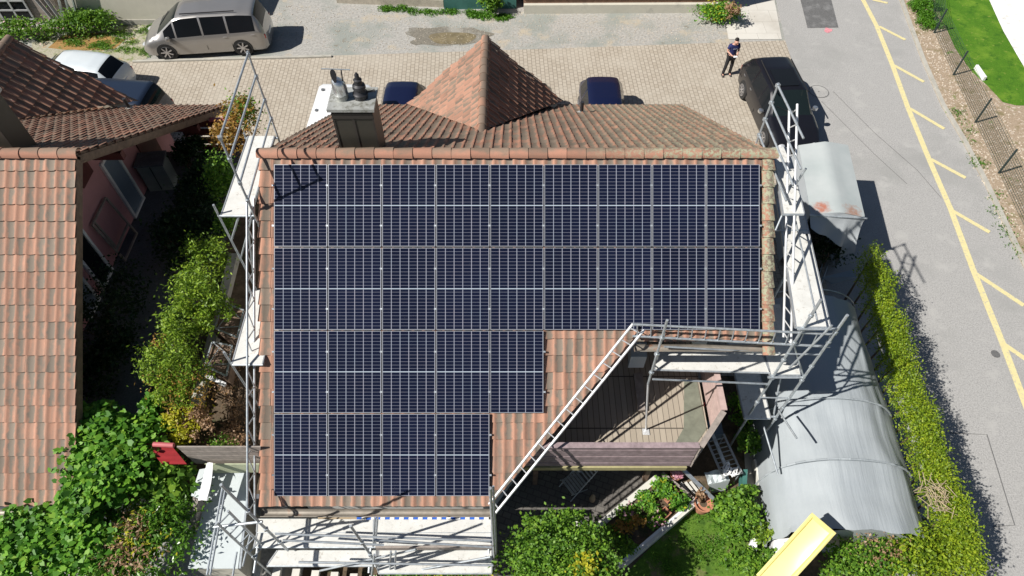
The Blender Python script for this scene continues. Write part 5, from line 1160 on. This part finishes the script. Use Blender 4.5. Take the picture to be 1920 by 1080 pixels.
for x in (wx0, (wx0+wx1)/2, wx1): wfz.box((x, yy, zz+hh/2), (.08, .05, hh))
for z in (zz, zz+.45, zz+.9, zz+hh): wfz.box(((wx0+wx1)/2, yy-.003, z), (wx1-wx0+.1, .05, .06))
o = wfz.build('window_frame', 'frame_grey', t); MB().box(((wx0+wx1)/2, yy+.03, zz+hh/2), (wx1-wx0, .02, hh)).build('pane', 'window_glass', o)
for k in range(3): MB().bar(PY(118+k*14, 34, a.y-.4), PY(96+k*12, -60, a.y-.4), .12, .06).build('downpipe', 'galv', t)
t = thing('leaning_boards', 'dark planks and poles leaning at the corner of the grey timber house', 'planks', G(120, 40))
for k in range(4):
    q_ = G(106+k*7, 44); MB().bar(q_, q_+Vector((-.9+.12*k, .3, 2.6)), .14, .04).build('board', 'wood_grey' if k % 2 else 'frame_grey', t)
t, a, b, d, nb = wall_thing('timber_barn', 'brown timber building on a cream plinth along the top edge', 'building', G(982, 22), G(1364, 20), 5, 5, 'brick')
MB().slab([a-nb*.18, b-nb*.18, b-nb*.003, a-nb*.003], (0, 0, .42)).build('plinth', 'plaster_cream', t)
for k in range(2): MB().slab([a-nb*.05, b-nb*.05, b-nb*.003, a-nb*.003], (0, 0, .14)).build('sill_beam', 'wood_brown', t).location.z += .62+k*.5
tt = thing('green_container', 'teal green container at the top edge behind the weeds', 'container', G(900, 18)); a, b = G(833, 18), G(968, 16); 
MB().slab([a, b, b+Vector((0, 2.2, 0)), a+Vector((0, 2.2, 0))], (0, 0, 2.2)).build('box', 'teal', tt)
for k in range(9): MB().bar(a.lerp(b, k/8)-Vector((0, .02, 0))+Vector((0, 0, .05)), a.lerp(b, k/8)-Vector((0, .02, 0))+Vector((0, 0, 2.2)), .04, .03).build('rib', 'teal', tt)
t, a, b, d, nb = wall_thing('stone_wall', 'low old stone wall between gravel drive and green container', 'wall', G(632, 6), G(832, 14), .35, .5, 'stone')
for (lab, px, py, rx, ry, rz_, mt, n, sd, ex) in (('dark leafy shrub with pink blooms in front of the grey timber house', 60, 62, 1.8, .5, .35, 'leaf_green', 4200, 401, ('petal_pink', 120)), ('leafy shrub growing at the foot of the cream wall', 165, 48, 1.1, .45, .45, 'leaf_green', 3600, 402, None),
        ('green bush in front of the teal container', 918, 14, .45, .35, .5, 'leaf_green', 1500, 403, None), ('yellow flowering plant clump beside the pale slab path', 1345, 30, .75, .45, .35, 'leaf_vine', 2400, 404, ('leaf_yellow', 350))):
    bb = [B(px, py-6, rz_, rx, ry, rz_)]; shrub('wall_shrub', lab, 'shrub', G(px, py+5), bb, mt, n, .11, sd, nclump=30, extra=[(ex[0], ex[1], .10, bb)] if ex else None)
shrub('dry_stalks', 'dry stalks leaning over the pale slab path', 'plant', G(1368, 30), [B(1372, 20, .8, .3, .3, .4)], 'leaf_dry', 260, .12, 405, nclump=10)

# ---------------------------------------------------------------- front garden
t = thing('raised_bed', 'long raised flower bed edged by white planks in the front garden', 'planter', G(1190, 980))
def edge(p, q, h, name, mat, w_=.10): 
    a, b = G(*p, h/2), G(*q, h/2); return MB().bar(a, b, w_, h).build(name, mat, t)
edge((1118, 992), (1232, 898), .35, 'stone_edge', 'concrete_pale', .16); edge((1060, 982), (1118, 992), .35, 'stone_edge', 'concrete_pale', .12)
for k, off in enumerate((0, 8)): edge((1160+off, 1062), (1303+off, 940), .38, 'plank_edge', 'white_pvc' if k == 0 else 'concrete_pale', .08)
edge((1240, 890), (1300, 940), .35, 'plank_edge', 'wood_grey', .06)
MB().slab([G(1122, 985, .3), G(1232, 900, .3), G(1296, 940, .3), G(1165, 1050, .3)], (0, 0, -.28)).build('soil', 'soil', t)
for (lab, pl, mt, n, sz, sd, ex) in (
    ('leafy plants in the upper part of the raised bed beside the terracotta trough', [B(1240, 915, .45, .22, .22, .15), B(1272, 940, .45, .2, .22, .15), B(1212, 940, .42, .22, .2, .12)], 'leaf_vine', 1500, .08, 501, ('leaf_yellow', 60)),
    ('flowering plants with pink and orange blooms in the middle of the raised bed', [B(1180, 965, .42, .25, .2, .12), B(1228, 972, .42, .22, .22, .14)], 'leaf_green', 1000, .08, 502, ('petal_pink', 90)),
    ('drying orange tinted plant in the raised bed', [B(1195, 978, .65, .16, .14, .12), B(1168, 990, .5, .2, .15, .1)], 'leaf_orange', 420, .07, 503, None),
    ('dark foliage at the shaded lower end of the raised bed', [B(1145, 1010, .4, .3, .25, .15), B(1172, 1025, .4, .22, .2, .12)], 'leaf_green', 800, .08, 504, None),
    ('round bright green peony bush beside the tunnel tent', [B(1378, 965, .5, .42, .46, .36), B(1402, 925, .4, .2, .18, .2)], 'leaf_green', 4200, .10, 505, None),
    ('green groundcover row along the wooden edge of the tunnel tent', [B(1430, 860, .25, .14, .35, .15), B(1445, 910, .25, .15, .4, .16), B(1458, 960, .25, .17, .3, .16), B(1425, 835, .35, .15, .2, .2)], 'leaf_vine', 3600, .08, 506, None),
    ('green bush beside the yellow slide', [B(1400, 1055, .25, .4, .25, .2), B(1440, 1040, .25, .15, .15, .2)], 'leaf_green', 2000, .09, 507, None),
    ('feathery grey green plant near the white box', [B(1432, 1000, .5, .25, .2, .25)], 'leaf_thuja', 700, .07, 508, None),
    ('green plants growing beneath the right scaffold', [B(1390, 770, .6, .3, .4, .4), B(1400, 830, .5, .3, .3, .3), B(1468, 720, 1.0, .2, .25, .3)], 'leaf_green', 1700, .10, 509, None),
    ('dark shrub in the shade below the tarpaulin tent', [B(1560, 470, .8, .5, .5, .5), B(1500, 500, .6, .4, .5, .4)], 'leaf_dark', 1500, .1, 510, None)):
    shrub('garden_plant', lab, 'plant', Vector((G(*[960, 540]).x*0+pl[0][0][0], pl[0][0][1], 0)), pl, mt, n, sz, sd, nclump=36, up=.9, extra=[(ex[0], ex[1], .09, pl)] if ex else None)
mb = MB(); a, b = G(1415, 865, .15), G(1438, 975, .15); tag(MB().bar(a, b, .12, .3).build('timber_edging', 'concrete_pale'), 'pale timber edging beside the groundcover row and tunnel tent', 'edging')
sheet('garden_path', gp([(1395, 850), (1415, 850), (1434, 960), (1400, 935)]), 'concrete', .02)
def pot(label, px, py, r, h, mat='terracotta', fill='soil', name='flower_pot'):
    p = G(px, py, h); t = thing(name, label, 'pot', (p.x, p.y, 0.02))
    MB().lathe((0, 0, 0), [(r*.72, 0), (r*.93, h*.85), (r*1.04, h*.86), (r*1.04, h), (r*.92, h), (r*.88, h*.82)], 22).build('pot', mat, t, local=True, smooth=40)
    MB().lathe((0, 0, h*.8), [(r*.89, 0), (r*.3, .01)], 18).build('soil', fill, t, local=True); return t
pot('large round terracotta pot holding a wilted plant next to the raised bed', 1320, 943, .235, .42)
pt = pot('terracotta pot of pink flowers at the balcony corner', 1268, 890, .15, .3)
leaf_cloud('flowers', 'petal_pink', pt, [B(1268, 886, .42, .14, .14, .08)], 260, .07, 601, nclump=20)
pt = pot('dark grey round tub in the shade of the peony bush', 1435, 973, .16, .3, 'grey_pot')
shrub('wilted_plant', 'thin brown grassy plant in the large terracotta pot', 'plant', G(1318, 940, .35), [B(1314, 930, .6, .10, .12, .12)], 'leaf_dry', 160, .10, 602, nclump=10)
for (lab, q_) in (('small terracotta trough in the upper raised bed', (1258, 925)), ('thin terracotta trough rim near the plank edge', (1243, 965))):
    p = G(*q_, .45); t = thing('terracotta_trough', lab, 'trough', (p.x, p.y, .28), math.radians(40))
    for c_, s_ in (((0, .1, .08), (.42, .02, .16)), ((0, -.1, .08), (.42, .02, .16)), ((-.2, 0, .08), (.02, .18, .16)), ((.2, 0, .08), (.02, .18, .16)), ((0, 0, .05), (.38, .18, .08))): MB().box(c_, s_).build('side' if s_[2] > .1 else 'soil', 'terracotta' if s_[2] > .1 else 'soil', t, local=True)
# patio furniture in the shade
t = thing('deck_chair', 'grey slatted folding chair on the dark patio', 'chair', G(1075, 915), math.radians(35))
for k in range(6): MB().box((-.22+k*.085, 0, .42+.0*k), (.06, .46, .02)).build('slat', 'galv', t, local=True)
for k in range(4): MB().box((.30+.06*k, 0, .5+.12*k), (.03, .46, .08), M3=Matrix.Rotation(-.5, 3, 'Y')).build('back_slat', 'galv', t, local=True)
for y in (-.24, .24): MB().tube((-.28, y, 0), (.5, y, .95), .014).build('leg', 'galv', t, local=True); MB().tube((.28, y, 0), (-.28, y, .45), .014).build('leg', 'galv', t, local=True)
t = thing('watering_can', 'pale plastic sign shaped board leaning below the balcony beam', 'board', G(1082, 886)); MB().slab([Vector((-.1, 0, 0)), Vector((.1, 0, 0)), Vector((.14, .1, .42)), Vector((.0, .12, .52)), Vector((-.1, .1, .4))], (0, .02, 0)).build('board', 'white_pvc', t, local=True)
t.name = 'leaning_board'
t = thing('garden_gnome', 'small figure standing on the dark patio', 'ornament', G(1110, 938)); MB().lathe((0, 0, 0), [(.07, 0), (.08, .1), (.05, .2), (.06, .26), (.04, .33), (.005, .42)], 12).build('figure', 'jute', t, local=True, smooth=40)
# clutter beside the balcony: drying trolley with white ropes, poles, boards
t = thing('folding_table', 'grey metal rack heaped with white ropes and cloth beside the balcony', 'rack', G(1345, 880), math.radians(15))
for x in (-.25, .25): MB().bar((x, -.5, .75), (x, .6, .8), .05, .04).build('side_bar', 'frame_grey', t, local=True)
for k in range(9): MB().bar((-.25, -.45+k*.12, .78), (.25, -.45+k*.12, .78), .02, .02).build('slat', 'frame_grey', t, local=True)
for x in (-.24, .24):
    for y in (-.45, .55): MB().tube((x, y, 0), (x, y, .76), .016).build('leg', 'galv', t, local=True)
MB().bar((-.1, -.4, .82), (-.05, .75, .86), .09, .03).build('metal_strip', 'galv', t, local=True)
rr = random.Random(3)
for k in range(3):
    rp = []; x, y = rr.uniform(-.2, .2), rr.uniform(-.45, -.1)
    for q_ in range(18): rp.append(Vector((x+.12*math.sin(q_*.9+k)+rr.uniform(-.04, .04), y+.10*math.cos(q_*.8+k), .83+rr.uniform(0, .08))))
    o = MB().path(rp, .016, 6).build('rope', 'white_paint', None); o.location = (0, 0, 0); bpy.data.objects.remove(o)
    rw = thing('white_rope', ('white rope loop on the left of the grey rack', 'white rope loop on the right of the grey rack', 'white rope loop in the middle of the grey rack')[k], 'rope', t.location, t.rotation_euler.z, 'ropes on the rack')
    MB().path(rp, .016, 6).build('cord', 'white_paint', rw, local=True, smooth=50)
tb = thing('folded_sheet', 'light grey folded plastic sheet below the white ropes', 'sheet', G(1342, 918), math.radians(12)); mbq = MB(); mbq.grid([[(x*.1-.35, y*.1, .55+.04*math.sin(x*1.7+y)+.02*y) for x in range(7)] for y in range(4)]).build('fold', 'sheet_white', tb, local=True); MB().slab([Vector((-.33, 0, .53)), Vector((.25, 0, .53)), Vector((.2, -.1, .1)), Vector((-.2, -.1, .1))], (0, .02, 0)).build('flap', 'sheet_white', tb, local=True)
tag(MB().bar(G(1272, 872, 1.0), G(1338, 936, .55), .09, .05).build('metal_beam', 'galv'), 'square steel beam leaning from the balcony corner to the terracotta pot', 'beam')
tag(MB().bar(G(1075, 965, .55), G(1092, 982, .3), .06, .04).build('metal_strip', 'galv'), 'short pale metal strip at the edge of the dark patio', 'strip')
t = thing('wooden_pallet', 'small pale pallet between the flower pots', 'pallet', G(1290, 915))
for k in range(4): MB().bar(G(1276+k*9, 905+k*-1, .12), G(1294+k*9, 928-k*1, .12), .07, .03).build('slat', 'concrete_pale', t)
tag(MB().prism([G(1320, 800)[:2], G(1345, 800)[:2], G(1350, 825)[:2], G(1322, 828)[:2]], 0, .4).build('storage_tub', 'blind_blue'), 'dark blue plastic tub in the shade beside the balcony', 'tub')
tag(MB().slab([G(1394, 880, .7), G(1402, 880, .7), G(1400, 915, .4), G(1391, 915, .4)], (0, 0, -.4)).build('green_board', 'teal'), 'narrow dark green board at the garden path', 'board')
tag(MB().slab([G(1452, 1002, .5), G(1480, 1003, .5), G(1480, 1032, .45), G(1448, 1046, .45)], (0, 0, -.4)).build('white_box', 'white_paint'), 'white box lying between slide and tunnel tent', 'box')
tag(MB().slab([G(1415, 1000, .4), G(1422, 998, .4), G(1418, 1040, .3), G(1407, 1018, .3)], (0, 0, -.2)).build('white_trim', 'white_paint'), 'narrow white plank in front of the white box', 'plank')
# yellow slide
t = thing('slide', 'pale yellow plastic garden slide at the bottom edge', 'slide', G(1470, 1090, 0)); a0_, a1_ = G(1540, 985, 2.45), G(1436, 1100, 1.35); d = (a1_-a0_); sdv = Vector((-d.y, d.x, 0)).normalized(); rows = []
for k in range(13):
    f = k/12; p = a0_+d*f+Vector((0, 0, .10*math.sin(f*math.pi))); 
    prof = [(-.30, .13), (-.27, .155), (-.235, .13), (-.21, .02), (-.12, 0), (.12, 0), (.21, .02), (.235, .13), (.27, .155), (.30, .13)]
    if k == 0: prof = [(x_, min(z_, .10)) for x_, z_ in prof]
    rows.append([p+sdv*x_+Vector((0, 0, z_)) for x_, z_ in prof])
mb = MB().grid(rows); mb.grid([[p-Vector((0, 0, .025)) for p in r_] for r_ in rows]); mb.build('chute', 'slide_yellow', t, smooth=40)
MB().bar(a0_-sdv*.3+Vector((0, 0, .06)), a0_+sdv*.3+Vector((0, 0, .06)), .05, .13).build('lip', 'slide_yellow', t)
for s_ in (-.25, .25): MB().tube(a0_+sdv*s_, (a0_.x+sdv.x*s_+.2, a0_.y+sdv.y*s_, 0), .025).build('leg', 'galv', t)
# things below the right planks and the tent
tag(MB().slab([G(1541, 520, .9), G(1600, 505, .9), G(1605, 520, .8), G(1560, 532, .7)], (0, 0, -.03)).build('blue_tarp', 'blind_blue'), 'crumpled blue grey tarp in the shade between tent and tunnel', 'tarp')
t = thing('scaffold_parts', 'stacked poles lying in the shade beneath the right scaffold', 'poles', G(1530, 500))
for k in range(5): MB().tube(G(1515+k*9, 480+k*5, .15), G(1490+k*9, 560+k*3, .1+.03*k), .022).build('pole', 'galv', t)
tag(MB().slab([G(1183, 642, 3.9), G(1213, 642, 3.9), G(1213, 669, 3.9), G(1183, 669, 3.9)], (0, 0, -.5)).build('storage_box', 'sheet_white'), 'pale box on the balcony under the roof valley', 'box')
tag(MB().slab([G(1188, 700, 2.75), G(1205, 697, 2.75), G(1210, 768, 2.75), G(1197, 770, 2.75)], (0, 0, -.08)).build('wood_plank', 'wood_grey'), 'single grey plank lying on the balcony beside the prop', 'plank')
